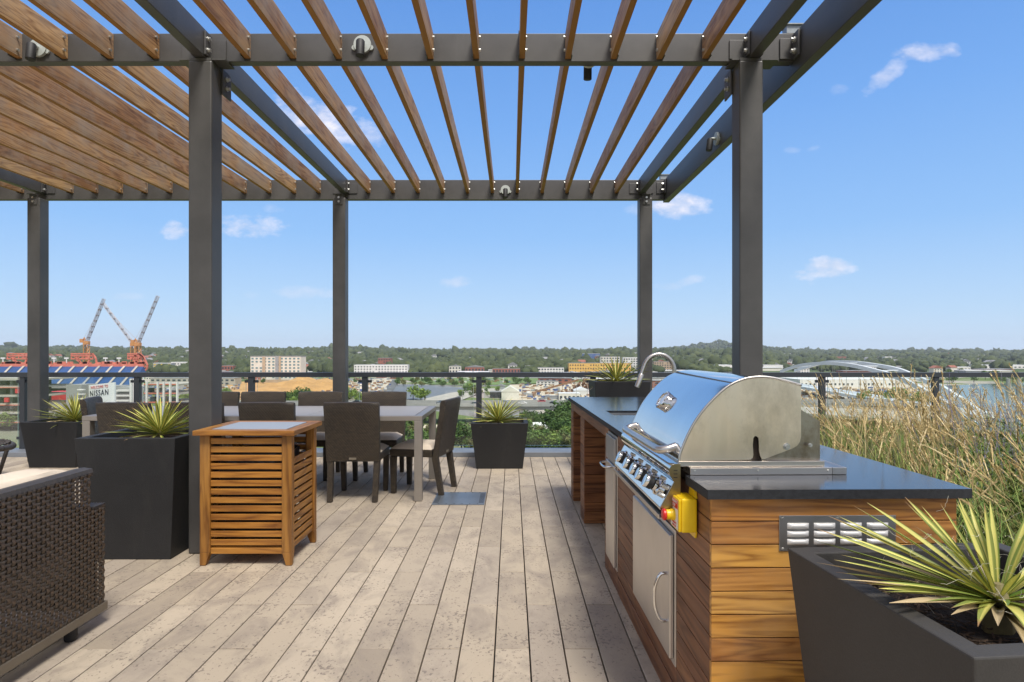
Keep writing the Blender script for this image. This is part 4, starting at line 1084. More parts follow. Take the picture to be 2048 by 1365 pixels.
# ------------------------------------------------------------------ wicker sofa, seen from behind
def build_sofa():
    t = thing('wicker_sofa', 'brown woven wicker sofa with cream cushions seen from behind at lower left', 'sofa', (-2.45, 2.0, 0))
    X = -2.0; ya, yb, yc = 0.30, 2.994, 3.09; z0, z1, z2 = 0.112, 0.588, 0.776
    pv, ph = 0.0262, 0.0205
    nv = int((yc - ya) / pv); nh1 = int((z2 - z0) / ph)
    def ribbon(m, pts, wd, nrm, w):
        rows = []
        for p, o in pts:
            c = Vector(p) + nrm * o
            rows.append([c - wd * w / 2 - nrm * 0.0012, c, c + wd * w / 2 - nrm * 0.0012])
        m.grid(rows)
    def weave(m, m2, org, ud, vd, nrm, nu, nv_, top=lambda i: 10 ** 6, jit=random.Random(4)):
        for i in range(nu):                                        # uprights
            u0 = (i + 0.5) * pv + jit.uniform(-.0015, .0015); pts = []
            lim = min(nv_, top(i))
            for j in range(lim * 2 + 1):
                s = 1 if ((j // 2 + i) % 2 == 0) else -1
                o = 0.0028 * s if j % 2 == 1 else 0
                pts.append((org + ud * (u0 + jit.uniform(-.0006, .0006)) + vd * (j * ph / 2), o))
            if len(pts) > 1: ribbon(m, pts, ud, nrm, 0.0190)
        for j in range(nv_):                                       # runners
            v0 = (j + 0.5) * ph + jit.uniform(-.001, .001); pts = []
            for i in range(nu):
                if j >= top(i): break
                s = -1 if ((j + i) % 2 == 0) else 1
                pts.append((org + ud * (i * pv + 0.001) + vd * (v0 + jit.uniform(-.0007, .0007)), 0))
                pts.append((org + ud * ((i + 0.5) * pv) + vd * v0, 0.0034 * s))
            if len(pts) > 1: ribbon(m2, pts, vd, nrm, 0.0108)
    # back outer face (in the plane x = X, looking towards +x)
    cutj = int((z1 - z0) / ph); cuti = int((yb - ya) / pv)
    m = MB(); m2 = MB(); weave(m, m2, Vector((X, ya, z0)), Vector((0, 1, 0)), Vector((0, 0, 1)), Vector((1, 0, 0)), nv, nh1, lambda i: cutj if i >= cuti else 10 ** 6)
    bp_ = m.build('back_panel', strand_warp, t); m2.build('cross_weave', strand_mat, bp_)
    # inner layer of the double weave, top rolls and arm
    m = MB(); weave(m, m, Vector((X - 0.085, ya, z0 + 0.30)), Vector((0, 1, 0)), Vector((0, 0, 1)), Vector((1, 0, 0)), cuti, int((z2 - z0 - 0.30) / ph)); m.build('back_lining', strand_mat, t)
    m = MB(); n = cuti
    for i in range(int((yb - ya) / 0.0125)):
        y = ya + (i + 0.5) * 0.0125
        m.grid([[(X + 0.002, y - 0.0058, z2 - 0.012), (X + 0.002, y + 0.0058, z2 - 0.012)], [(X - 0.004, y - 0.0058, z2 + 0.006), (X - 0.004, y + 0.0058, z2 + 0.006)],
                [(X - 0.043, y - 0.0058, z2 + 0.011), (X - 0.043, y + 0.0058, z2 + 0.011)], [(X - 0.083, y - 0.0058, z2 + 0.005), (X - 0.083, y + 0.0058, z2 + 0.005)], [(X - 0.088, y - 0.0058, z2 - 0.03), (X - 0.088, y + 0.0058, z2 - 0.03)]])
    m.box(X - 0.082, X - 0.005, ya, yb, z2 - 0.03, z2 + 0.004)
    m.build('back_roll', strand_mat, t)
    for side, yy in ((1, yc - 0.092), (-1, ya - 0.092)):
        m = MB(); m.box(X - 0.83, X - 0.008, yy, yy + 0.088, z1 - 0.02, z1 + 0.004)
        for i in range(66):
            x = X - 0.006 - i * 0.0125
            m.grid([[(x - 0.006, yy - 0.002, z1 - 0.03), (x, yy - 0.002, z1 - 0.03)], [(x - 0.006, yy + 0.002, z1 + 0.008), (x, yy + 0.002, z1 + 0.008)], [(x - 0.006, yy + 0.088, z1 + 0.008), (x, yy + 0.088, z1 + 0.008)], [(x - 0.006, yy + 0.094, z1 - 0.03), (x, yy + 0.094, z1 - 0.03)]])
        am = m.build('arm', strand_mat, t)
        m = MB(); weave(m, m, Vector((X - 0.83, yy + 0.09, z0)), Vector((1, 0, 0)), Vector((0, 0, 1)), Vector((0, 1, 0)), 31, cutj)
        weave(m, m, Vector((X - 0.83, yy, z0)), Vector((1, 0, 0)), Vector((0, 0, 1)), Vector((0, 1, 0)), 31, cutj)
        m.build('arm_panel', strand_mat, am)
    fr = plain('sofa frame', (0.17, 0.145, 0.11), 0.45, 0.4, 0.1, 6, 120, 0.05)
    m = MB(); m.box(X - 0.03, X + 0.003, ya - 0.09, yc + 0.003, 0.070, 0.111); m.box(X - 0.83, X - 0.80, ya - 0.09, yc + 0.003, 0.070, 0.111)
    m.box(X - 0.80, X - 0.031, yc - 0.03, yc + 0.003, 0.070, 0.111); m.box(X - 0.80, X - 0.031, ya - 0.09, ya - 0.06, 0.070, 0.111)
    m.build('base_frame', fr, t, bevel=0.003)
    for (x, y) in ((X - 0.045, 2.90), (X - 0.78, 2.90), (X - 0.045, 0.40), (X - 0.78, 0.40)):
        m = MB(); m.tube([(x, y, 0.002), (x, y, 0.01), (x, y, 0.069)], [0.024, 0.028, 0.028], 16); m.build('leg', black_plastic, t, auto=40)
    def pillow(name, x0, x1, y0, y1, za, zb_, par=t):
        m = MB(); g = []; N = 16
        for i in range(N + 1):
            row = []
            for k in range(N + 1):
                u, v = i / N * 2 - 1, k / N * 2 - 1; e = max(0, (1 - abs(u) ** 10)) ** .5 * max(0, (1 - abs(v) ** 10)) ** .5
                row.append(((x0 + x1) / 2 + u * (x1 - x0) / 2, (y0 + y1) / 2 + v * (y1 - y0) / 2, zb_ - 0.03 + 0.03 * e + 0.008 * noise.noise(Vector((u * 2, v * 3, x0)))))
            g.append(row)
        m.grid(g)
        m.box(x0 + 0.002, x1 - 0.002, y0 + 0.002, y1 - 0.002, za, zb_ - 0.031)
        m.build(name, cushion, par, auto=50)
    pillow('back_cushion', X - 0.27, X - 0.092, ya + 0.01, 1.655, 0.42, 0.800); pillow('back_cushion', X - 0.27, X - 0.092, 1.665, 2.975, 0.42, 0.800)
    pillow('seat_cushion', X - 0.82, X - 0.10, ya + 0.01, 1.655, 0.28, 0.415); pillow('seat_cushion', X - 0.82, X - 0.10, 1.665, 2.975, 0.28, 0.415)
build_sofa()


def build_stool():
    t = thing('wicker_lounge_chair', 'low rounded wicker lounge chair cut off by the left edge of the picture', 'chair', (-5.66, 6.30, 0))
    c = Vector((-5.66, 6.30, 0)); m = MB()
    ring = [c + Vector((0.52 * math.cos(a), 0.46 * math.sin(a), 0.405 + 0.05 * math.cos(a + 2.6))) for a in [k / 40 * 2 * math.pi for k in range(41)]]
    m.tube(ring, 0.030, 12, caps=False); m.build('seat_ring', strand_mat, t, smooth=True)
    m = MB()
    for k in range(26):
        f = (k + 0.5) / 26 * 2 - 1; w = (1 - f * f) ** 0.5
        m.tube([c + Vector((f * 0.5, y * w * 0.44, 0.40 - 0.035 * (1 - f * f) * (1 - y * y) + 0.004 * (-1) ** (k + i))) for i, y in enumerate([j / 12 * 2 - 1 for j in range(13)])], 0.007, 5)
        m.tube([c + Vector((y * w * 0.5, f * 0.44, 0.40 - 0.035 * (1 - f * f) * (1 - y * y) + 0.004 * (-1) ** (k + i))) for i, y in enumerate([j / 12 * 2 - 1 for j in range(13)])], 0.007, 5)
    m.build('woven_seat', strand_mat, t, smooth=True)
    for a in (-0.6, 0.8, 2.3, 3.9):
        m = MB(); p = c + Vector((0.50 * math.cos(a), 0.44 * math.sin(a), 0.39)); q = c + Vector((0.40 * math.cos(a), 0.36 * math.sin(a), 0.002)) + Vector((0, -0.02, 0))
        m.tube([q, p], [0.017, 0.021], 10); m.build('leg', strand_mat, t, smooth=True)
    m = MB(); back = [c + Vector((-0.50 * math.cos(a), 0.44 * math.sin(a), 0.42 + 0.36 * math.cos(a) ** 2)) for a in [k / 24 * math.pi - math.pi / 2 for k in range(25)]]
    m.tube(back, 0.026, 10); m.build('back_hoop', strand_mat, t, smooth=True)
build_stool()
# ------------------------------------------------------------------ planting bed with ornamental grass at the right
def build_bed():
    b = MB(); b.box(1.46, 9.0, 1.9, 7.93, 0.004, 0.30); tag(b.build('planting_bed', soil_mat), kind='structure')
    e = MB(); e.box(1.425, 1.458, -1.0, 7.93, 0.002, 0.33); e.box(1.4582, 9.0, 1.86, 1.898, 0.002, 0.33)
    tag(e.build('bed_edging', rail_grey, bevel=0.004), 'dark metal edging along the grass bed behind the counter', 'edging')
    r = random.Random(21)
    # upright tan stalks with feathery heads
    straw = new_straw('dry straw', [(0.24, 0.19, 0.08), (0.48, 0.38, 0.17), (0.66, 0.55, 0.31)], (0.17, 0.19, 0.05))
    heads = new_straw('seed heads', [(0.42, 0.31, 0.14), (0.62, 0.48, 0.24), (0.78, 0.65, 0.38)])
    green = new_straw('green blades', [(0.06, 0.12, 0.02), (0.13, 0.21, 0.045), (0.36, 0.34, 0.10)])
    clumps = []
    for _ in range(68):
        y = 2.05 + 5.4 * r.random() ** 0.9; x = max(1.62, 0.50 * y) + (r.random() ** 0.8) * 0.42 * y
        clumps.append((x, y, r.gauss(-0.30, 0.32), r.uniform(-0.3, 0.3)))
    st, hd = MB(), MB()
    for (cx, cy, lx, ly) in clumps:
        for _ in range(r.randint(15, 26)):
            p = Vector((cx + r.gauss(0, 0.07), cy + r.gauss(0, 0.07), 0.30)); H = (0.46 + 0.44 * r.random() ** 1.9) * (0.82 if cy > 4.6 else 1)
            d = Vector((r.gauss(lx, 0.20) * 0.5, r.gauss(ly, 0.22) * 0.5, 1)).normalized(); bend = Vector((r.gauss(lx * 0.8, 0.22), r.gauss(ly, 0.2), -0.08)); pts = []
            for i in range(7):
                pts.append(p); p = p + (d * (H / 6)); d = (d + bend * 0.07 * (i + 1) / 2).normalized()
            st.tube(pts, [0.0010, 0.0010, 0.0009, 0.0009, 0.0008, 0.0007, 0.0006], 3, caps=False)
            hl = r.uniform(0.07, 0.15); e_ = pts[-1]
            hp = [e_ - d * hl * 0.3, e_ + d * hl * 0.1, e_ + d * hl * 0.45, e_ + (d * 0.8 + bend * 0.12) * hl * 0.9]
            hd.tube(hp, [0.0010, 0.0028, 0.0025, 0.0005], 5, caps=False)
            for _k in range(22):
                f = r.random(); q = e_ + d * hl * (f * 1.05 - 0.25); s = Vector((r.gauss(0, 1), r.gauss(0, 1), r.gauss(0, .6))).normalized()
                v = (d * 0.9 + s * 0.55).normalized() * 0.017; w = s.cross(d).normalized() * 0.0030
                hd.add([q - w, q + w, q + v], [(0, 1, 2)])
    s1 = tag(st.build('grass_stalks', straw), kind='stuff'); s2 = tag(hd.build('grass_seed_heads', heads), kind='stuff')
    tag(s1, 'tan dry stalks of ornamental grass leaning in the bed', 'grass'); tag(s2, 'feathery straw-coloured seed heads above the grass', 'grass')
    g = MB()
    for _ in range(11000):
        y = 1.95 + 5.8 * r.random(); x = 1.55 + r.random() * (0.7 + 0.95 * y)
        if y > 3.5 and r.random() < .45: continue
        H = r.uniform(0.28, 0.64) * (0.8 if y > 5 else 1); a = r.uniform(0, 6.28); o = r.uniform(0.25, 0.95) * H; dd = Vector((math.cos(a), math.sin(a), 0)); w = Vector((-dd.y, dd.x, 0)) * r.uniform(0.002, 0.0045)
        p = Vector((x, y, 0.30)); rows = []
        for i in range(5):
            f = i / 4; q = p + dd * o * f * f + Vector((0, 0, H * (f * 1.25 - 0.35 * f ** 3))); rows.append([q - w * (1.05 - f), q + w * (1.05 - f)])
        g.grid(rows)
    tag(g.build('grass_blades', green), 'green and yellowing grass blades filling the bed', 'grass', kind='stuff')
    fl = MB(); sage = new_straw('russian sage', [(0.17, 0.15, 0.26), (0.26, 0.23, 0.36), (0.30, 0.30, 0.32)])
    for _ in range(110):
        y = r.uniform(3.3, 6.6); x = y * r.uniform(0.70, 0.95); p = Vector((x, y, 0.32)); H = r.uniform(0.5, 0.85); d = Vector((r.gauss(-0.1, .22), r.gauss(0, .2), 1)).normalized(); pts = [p + d * H * i / 5 for i in range(6)]
        fl.tube(pts, 0.0013, 3, caps=False)
        for k in range(34):
            f = r.uniform(0.4, 1.0); q = p + d * H * f + Vector((r.gauss(0, .008), r.gauss(0, .008), 0)); s = Vector((r.gauss(0, 1), r.gauss(0, 1), r.gauss(0, 1))).normalized() * 0.0055; w = Vector((s.z, s.x, s.y)) * .8
            fl.add([q - s, q + w, q + s], [(0, 1, 2)])
    tag(fl.build('purple_sage', sage), 'hazy purple flowering sage at the right edge', 'flowers', kind='stuff')
    lf = MB()
    for _ in range(5000):
        y = r.uniform(2.6, 6.2); x = y * r.uniform(0.66, 0.95); z = 0.3 + r.random() * 0.42
        s = Vector((r.gauss(0, 1), r.gauss(0, 1), r.gauss(0, 1))).normalized() * 0.016; w = Vector((s.z, s.x, s.y)) * .6
        q = Vector((x, y, z)); lf.add([q - s, q + w, q + s, q - w], [(0, 1, 2, 3)])
    tag(lf.build('bed_foliage', leaf_green), 'dense dark green leafy growth low in the bed', 'ground cover', kind='stuff')


def new_straw(name, tones, base=None):
    m, g = new_mat(name); rnd = island(g)
    col = g.ramp(rnd, [(0.0, tones[0]), (0.5, tones[1]), (1.0, tones[2])])
    if base:                                                       # stems are still green low down
        z = g.sep(g.n('ShaderNodeTexCoord').outputs['Object'])[2]
        col = g.mix(g.ramp(g.m('ADD', g.m('SUBTRACT', z, 0.3), g.m('MULTIPLY', rnd, 0.25)), [(0.10, 1.0), (0.50, 0.0)]), col, base)
    finish(g, col, 0.7, Specular_IOR_Level=0.25)
    return m
build_bed()
# ------------------------------------------------------------------ the city below: terrain
GZ = -39.0
def smooth(a, b, x):
    t = min(1, max(0, (x - a) / (b - a))); return t * t * (3 - 2 * t)

def T(x, y):
    """terrain height"""
    r = math.hypot(x, y); u = x / max(y, 1.0) if y > 0 else 0
    right = smooth(0.36, 0.50, u)
    a = 1000 + 1500 * right; b = 3600 + 3200 * right
    h = 27 * smooth(a, b, r)
    nz = noise.noise(Vector((x / 900, y / 900, 0.3))) * 11 + noise.noise(Vector((x / 350, y / 350, 1.3))) * 6
    h += nz * smooth(a, a + 900, r)
    h += 88 * math.exp(-(((x - 2060) / 430) ** 2 + ((y - 6200) / 700) ** 2))          # the round hill
    h += 24 * math.exp(-(((x + 1080) / 380) ** 2 + ((y - 4000) / 600) ** 2)) + 34 * math.exp(-(((x + 3600) / 700) ** 2 + ((y - 4600) / 900) ** 2))
    h -= 30 * smooth(7400, 8600, r)
    return GZ + h

def hit(px, py, ymax=9000):
    """where the sight line of a photo pixel meets the terrain"""
    y = 120.0
    while y < ymax:
        p = P(px, py, y)
        if p.z <= T(p.x, p.y): return p
        y *= 1.006
    return P(px, py, ymax)

def m_ground():
    m, g = new_mat('city ground'); tc = g.n('ShaderNodeTexCoord').outputs['Object']
    x, y, z = g.sep(tc)
    v = g.n('ShaderNodeTexVoronoi', feature='F1'); g.l(g.mapping(tc, (1, 0.8, 0)), v.inputs['Vector']); v.inputs['Scale'].default_value = 0.016
    cell = v.outputs['Color']; cx, cy_, cz_ = g.sep(cell)
    n = g.noise(tc, 0.02, 6, 0.65); f = g.noise(tc, 0.25, 5, 0.7)
    pave = g.ramp(cx, [(0.0, (0.30, 0.27, 0.235)), (0.3, (0.38, 0.34, 0.29)), (0.5, (0.22, 0.21, 0.20)), (0.75, (0.42, 0.37, 0.30)), (1.0, (0.33, 0.25, 0.18))], 'CONSTANT')
    pave = g.mix(g.ramp(f, [(0.4, 0), (0.7, 0.6)]), pave, (0.20, 0.18, 0.15))
    grass = g.mix(f, (0.075, 0.12, 0.03), (0.17, 0.20, 0.07))
    k = g.ramp(g.m('ADD', g.m('MULTIPLY', cy_, 0.5), g.m('MULTIPLY', n, 0.6)), [(0.48, 1.0), (0.54, 0.0)])
    near = g.ramp(g.m('DIVIDE', y, 1400.0), [(0.17, 1.0), (0.25, 0.0)])
    far = g.ramp(g.m('DIVIDE', y, 4000.0), [(0.26, 0.0), (0.34, 1.0)])
    k = g.m('MAXIMUM', k, near); k = g.m('MAXIMUM', k, far)
    col = g.mix(k, pave, grass)
    wood_ = g.mix(f, (0.03, 0.055, 0.018), (0.07, 0.10, 0.03)); col = g.mix(far, col, wood_)
    finish(g, col, 0.9, 0, f, 0.3, 0.5, Specular_IOR_Level=0.2)
    return m

def build_ground():
    rr = [0.0] + [30 * 1.058 ** i for i in range(101)]; na = 300
    vs = [(0, 0, T(0, 0))]; fs = []
    for r in rr[1:]:
        for k in range(na):
            a = 2 * math.pi * k / na; x, y = r * math.sin(a), r * math.cos(a); vs.append((x, y, T(x, y)))
    for k in range(na): fs.append((0, 1 + (k + 1) % na, 1 + k))
    for i in range(len(rr) - 2):
        for k in range(na):
            a = 1 + i * na + k; b = 1 + i * na + (k + 1) % na; fs.append((a, b, b + na, a + na))
    m = MB(); m.v = vs; m.f = fs
    tag(m.build('ground', m_ground(), smooth=True), kind='structure')
build_ground()

def sheet(name, pxs, mat, dz=0.35, kind='structure', label=None, cat=None):
    """flat area on the valley floor given by its outline in the photograph"""
    pts = [P(a, b, (EYE - GZ - dz) * F0 / (b - HY)) for a, b in pxs]
    m = MB(); m.add([(p.x, p.y, GZ + dz) for p in pts], [tuple(range(len(pts)))])
    o = m.build(name, mat); tag(o, label, cat, kind=kind); return o

def flat(px, py, dz=0.0):
    return P(px, py, (EYE - GZ - dz) * F0 / (py - HY))

water = plain('river water', (0.085, 0.105, 0.10), 0.12, 0, 0.12, 0.02, 0.6, 0.25, 0.3)
pond_m = plain('pond and parking', (0.15, 0.155, 0.16), 0.55, 0, 0.12, 0.03, 0.5, 0.1, 0.1)
asphalt = plain('asphalt', (0.11, 0.11, 0.108), 0.85, 0, 0.12, 0.05, 1.0, 0.1)
concrete = plain('weathered concrete', (0.36, 0.33, 0.28), 0.85, 0, 0.14, 0.1, 1.5, 0.1, 0.02)
conc_grey = plain('grey concrete', (0.26, 0.26, 0.25), 0.85, 0, 0.14, 0.1, 1.5, 0.1, 0.02)
pale_dirt = plain('pale yard', (0.48, 0.41, 0.31), 0.9, 0, 0.25, 0.03, 0.4, 0.2, 0.2)
orange_dirt = plain('orange earth', (0.42, 0.235, 0.085), 0.95, 0, 0.25, 0.05, 0.5, 0.5, 0.5)
lawn = plain('mown grass', (0.11, 0.16, 0.045), 0.9, 0, 0.3, 0.04, 0.6, 0.3, 0.3)
white_wall = plain('white wall', (0.62, 0.60, 0.57), 0.7, 0, 0.08, 0.2, 2, 0.05)
cream_wall = plain('cream wall', (0.58, 0.55, 0.48), 0.8, 0, 0.08, 0.2, 2, 0.05)
grey_wall = plain('grey wall', (0.25, 0.26, 0.27), 0.8, 0, 0.1, 0.2, 2, 0.05)
brick_wall = plain('brick red wall', (0.26, 0.10, 0.07), 0.85, 0, 0.15, 0.2, 3, 0.05)
tan_wall = plain('tan wall', (0.38, 0.29, 0.20), 0.85, 0, 0.12, 0.2, 3, 0.05)
osb = plain('yellow sheathing', (0.62, 0.37, 0.10), 0.8, 0, 0.12, 0.2, 2, 0.05)
blue_wall = plain('blue wall', (0.06, 0.10, 0.24), 0.8, 0, 0.15, 0.2, 2, 0.05)
roof_grey = plain('grey roof', (0.20, 0.20, 0.205), 0.85, 0, 0.15, 0.1, 1, 0.05)
roof_white = plain('white roof', (0.66, 0.66, 0.66), 0.6, 0, 0.08, 0.1, 1, 0.05)
roof_red = plain('rust roof', (0.22, 0.085, 0.055), 0.85, 0, 0.2, 0.1, 1, 0.05)
win_dark = plain('window glass', (0.035, 0.045, 0.055), 0.15, 0, 0.3, 0.3, 2, 0.0)
win_teal = plain('teal window glass', (0.10, 0.17, 0.19), 0.12, 0, 0.3, 0.3, 2, 0.0)
blue_seat = plain('blue stadium seats', (0.012, 0.055, 0.16), 0.6, 0, 0.2, 0.2, 2, 0.05)
red_steel = plain('red steel', (0.50, 0.15, 0.10), 0.6, 0, 0.2, 0.3, 2, 0.05)
red_seat = plain('red seats', (0.52, 0.035, 0.045), 0.6, 0, 0.2, 0.3, 2, 0.05)
crane_yel = plain('crane yellow', (0.46, 0.22, 0.08), 0.6, 0, 0.15, 0.3, 2, 0.05)
crane_wht = plain('crane lattice', (0.36, 0.35, 0.37), 0.6, 0, 0.15, 0.3, 2, 0.05)
steel_lt = plain('pale bridge steel', (0.50, 0.54, 0.56), 0.6, 0, 0.08, 0.05, 1, 0.05)
rust = plain('rusty scrap', (0.20, 0.11, 0.06), 0.9, 0, 0.5, 0.4, 2, 0.5)
girder_red = plain('oxide girder', (0.16, 0.045, 0.035), 0.8, 0, 0.15, 0.2, 2, 0.05)
sign_white = plain('sign board', (0.80, 0.80, 0.79), 0.6, 0, 0.03, 0.2, 2, 0.02)
dark_txt = plain('dark lettering', (0.03, 0.035, 0.05), 0.6, 0, 0.05, 1, 5, 0.0)
pink_txt = plain('red lettering', (0.55, 0.13, 0.12), 0.6, 0, 0.05, 1, 5, 0.0)

sheet('river', [(1878, 772), (2150, 762), (2700, 762), (3400, 980), (1500, 985), (1640, 858), (1700, 851), (1860, 852), (1840, 835), (1850, 800)], water, 0.3)
sheet('river_bank', [(1640, 846), (1865, 838), (1868, 858), (1780, 868), (1655, 861)], lawn, 0.6)
sheet('pond', [(760, 776), (800, 769), (850, 770), (935, 776), (930, 795), (900, 800), (745, 799)], pond_m, 0.4)
sheet('meadow', [(792, 757), (930, 756), (1125, 757), (1125, 768), (940, 771), (860, 769)], lawn, 0.5)
sheet('dirt_yard', [(1020, 768), (1290, 764), (1330, 800), (1160, 806), (1010, 803)], pale_dirt, 0.5)
sheet('dirt_lot', [(450, 764), (650, 762), (680, 792), (470, 800)], orange_dirt, 0.35)
sheet('parking_lot', [(640, 770), (770, 757), (790, 762), (740, 800), (650, 800)], pale_dirt, 0.45)
sheet('road', [(770, 806), (830, 802), (900, 786), (960, 778), (1010, 776), (1010, 781), (960, 786), (925, 800), (860, 808)], concrete, 0.7)
sheet('street', [(748, 800), (785, 760), (800, 760), (775, 800)], asphalt, 0.75)
sheet('yard', [(1600, 770), (1860, 770), (1850, 790), (1700, 812), (1600, 828)], pale_dirt, 0.5)
sheet('gravel_bank', [(700, 853), (1140, 845), (1145, 858), (700, 866)], pale_dirt, 0.55)

# ------------------------------------------------------------------ buildings
UNIT = None
def unit():
    global UNIT
    if UNIT is None:
        m = MB(); m.box(-.5, .5, -.5, .5, -.5, .5); o = m.build('window', win_dark); UNIT = o.data; bpy.data.objects.remove(o)
    return UNIT
def unit_of(mat, cache={}):
    if mat.name not in cache:
        me = unit().copy(); me.materials[0] = mat; cache[mat.name] = me
    return cache[mat.name]
CLEAR = []

def block(name, label, cat, px0, px1, ytop, ybase, dep, wall, cols=0, rows=0, wmat=None, roof=None, wfill=(0.55, 0.5), gable=0.0, group=None, dist=None, ground=None, band=None, extra=None, rot=0.0):
    """box-shaped building standing where its base line is seen; windows are separate parts"""
    pm = (px0 + px1) / 2
    b = hit(pm, ybase) if dist is None else P(pm, ybase, dist)
    D = b.y; x0 = (px0 - HX) * D / F0; x1 = (px1 - HX) * D / F0
    zt = EYE - (ytop - HY) * D / F0; zb = (b.z if dist is None else min(b.z, T(b.x, D))) - 1.5
    w = x1 - x0; t = thing(name, label, cat, ((x0 + x1) / 2, D + dep / 2, zb), group)
    CLEAR.append((x0 - 4, x1 + 4, D - 35 - .13 * D, D + dep))
    h = zt - zb
    m = MB(); m.box(x0, x1, D, D + dep, zb, zt)
    wl = m.build('wall', wall, t)
    m = MB(); rm = roof or roof_grey
    if gable:
        zr = zt + gable
        m.prism([(x0 - .4, zt), (x1 + .4, zt), ((x0 + x1) / 2, zr)], 'y', D - .3, D + dep + .3)
    else:
        m.box(x0 - .15, x1 + .15, D - .15, D + dep + .15, zt + .02, zt + max(.5, h * .03))
    m.build('roof', rm, t)
    if rows:
        zl = EYE - (ybase - HY) * D / F0 if dist is None else zb + 1.5
        ph = (zt - zl) * .96 / rows; pw = w / cols
        for r_ in range(rows):
            for c in range(cols):
                if random.random() < .04: continue
                o = bpy.data.objects.new('window', unit_of(wmat or win_dark)); COL.objects.link(o); o.parent = t
                o.location = (x0 + (c + .5) * pw - t.location.x, D - t.location.y, zt - (r_ + .58) * ph - zb); o.scale = (pw * wfill[0], .5, ph * wfill[1])
    if extra: extra(t, x0, x1, D, dep, zb, zt)
    if rot:
        t.rotation_euler = (0, 0, rot)
    return t

def hotel_bits(t, x0, x1, D, dep, zb, zt):
    w = x1 - x0; h = zt - zb
    for (a, b, mt, top) in ((0.24, 0.30, tan_wall, 1.02), (0.57, 0.61, tan_wall, 1.03), (0.50, 0.56, grey_wall, 1.045)):
        m = MB(); m.box(x0 + w * a, x0 + w * b, D - .8, D - .02, zb, zb + h * top * .99); m.build('pilaster', mt, t)
    m = MB(); m.box(x0 + w * .02, x1 - w * .1, D - 5, D - .9, zb, zb + h * .16); m.build('podium', tan_wall, t)
    m = MB(); m.box(x0, x0 + w * .21, D - .75, D - .03, zb, zb + h * .40); m.build('brick_base', brick_wall, t)

block('apartment_block', 'tall cream slab building with teal windows left of the far middle post', 'building', 501, 601, 714, 766, 22, cream_wall, 12, 8, win_teal, roof_grey, (.5, .45), extra=hotel_bits)
block('apartment_block', 'long white flat-roofed apartment block just above the railing, right of the far middle post', 'building', 708, 815, 731, 752, 20, white_wall, 18, 4, win_dark, roof_white, (.45, .45))
block('office_tower', 'brick and grey mid-rise behind the long white apartment block', 'building', 756, 781, 717, 742, 22, brick_wall, 5, 5, win_dark, roof_grey)
block('timber_block', 'long yellow half-built block with rows of dark window holes', 'building', 1138, 1262, 727, 748, 24, osb, 24, 3, win_dark, roof_grey, (.42, .42))
block('office_building', 'low pale grey office building left of the long yellow block', 'building', 1076, 1128, 736, 748, 16, white_wall, 9, 2, win_dark, roof_grey, (.55, .5))
block('apartment_block', 'cream five-storey apartments behind the yellow block', 'building', 1201, 1240, 714, 736, 16, cream_wall, 7, 4, win_dark, roof_grey, (.5, .5))
block('apartment_block', 'white and tan stepped apartments beside the far right post', 'building', 1246, 1276, 716, 740, 16, white_wall, 6, 5, win_dark, roof_white, (.55, .5))
block('brick_building', 'brick and tan apartments seen through the faucet arch', 'building', 1308, 1343, 724, 742, 14, tan_wall, 7, 4, win_dark, roof_grey, (.5, .5))
block('colour_block', 'blue and white town houses on the slope behind the yellow block', 'building', 1165, 1200, 708, 720, 12, blue_wall, 7, 2, win_teal, roof_white, (.4, .5))
block('apartment_block', 'yellow and black panelled apartments right of the stadium', 'building', 306, 342, 727, 744, 14, grey_wall, 5, 4, plain('yellow panel', (0.62, 0.42, 0.03), .7, 0, .1, .3, 2, .02), roof_white, (.6, .45))
block('apartment_block', 'white town blocks beside the yellow panelled apartments', 'building', 342, 400, 725, 742, 14, white_wall, 10, 3, win_dark, roof_white, (.42, .45))
block('apartment_block', 'row of low white houses above the stadium rim', 'building', 290, 336, 719, 727, 10, white_wall, 8, 1, win_dark, roof_grey, (.5, .5))
block('low_building', 'red low building left of the cream slab building', 'building', 443, 466, 732, 748, 12, brick_wall, 4, 2, win_dark, roof_grey)
block('concrete_office', 'long grey concrete building with a row of dark windows under the railing', 'building', 300, 470, 757, 771, 18, concrete, 16, 2, win_dark, roof_grey, (.55, .5))
block('gabled_hall', 'pale gabled hall in the scrapyard behind the viaduct', 'building', 1003, 1038, 784, 801, 22, cream_wall, 0, 0, gable=4.5, roof=cream_wall)
block('dark_shed', 'dark windowless shed beside the gabled hall', 'building', 980, 1004, 785, 797, 12, plain('black cladding', (.02, .022, .025), .7), roof=roof_grey)
block('round_roof_hut', 'small grey hut with a pitched roof in the scrapyard', 'building', 994, 1010, 773, 781, 10, grey_wall, gable=2.5, roof=roof_grey)
block('warehouse', 'white warehouse roof at the right of the scrap heap', 'building', 1150, 1180, 782, 794, 18, white_wall, roof=roof_white, gable=3)
block('warehouse', 'low cream warehouse below the white roof in the scrapyard', 'building', 1118, 1160, 788, 802, 12, cream_wall, 5, 1, roof=roof_white)
block('shed', 'long dark blue shed roof in front of the scrap heap', 'building', 1090, 1120, 794, 801, 10, grey_wall, roof=roof_grey)
block('warehouse', 'long white warehouse with a row of dark openings at right behind the grass', 'building', 1600, 1800, 760, 776, 50, white_wall, 24, 1, win_dark, roof_white, (.4, .25))
block('warehouse', 'far white warehouse beneath the top of the bridge arch', 'building', 1560, 1720, 749, 756, 40, white_wall, 14, 1, win_dark, roof_white, (.5, .3))
block('warehouse', 'wide low cream warehouse at the foot of the far slope on the right', 'building', 1960, 2060, 731, 738, 40, white_wall, 12, 1, win_dark, roof_white, (.5, .3))
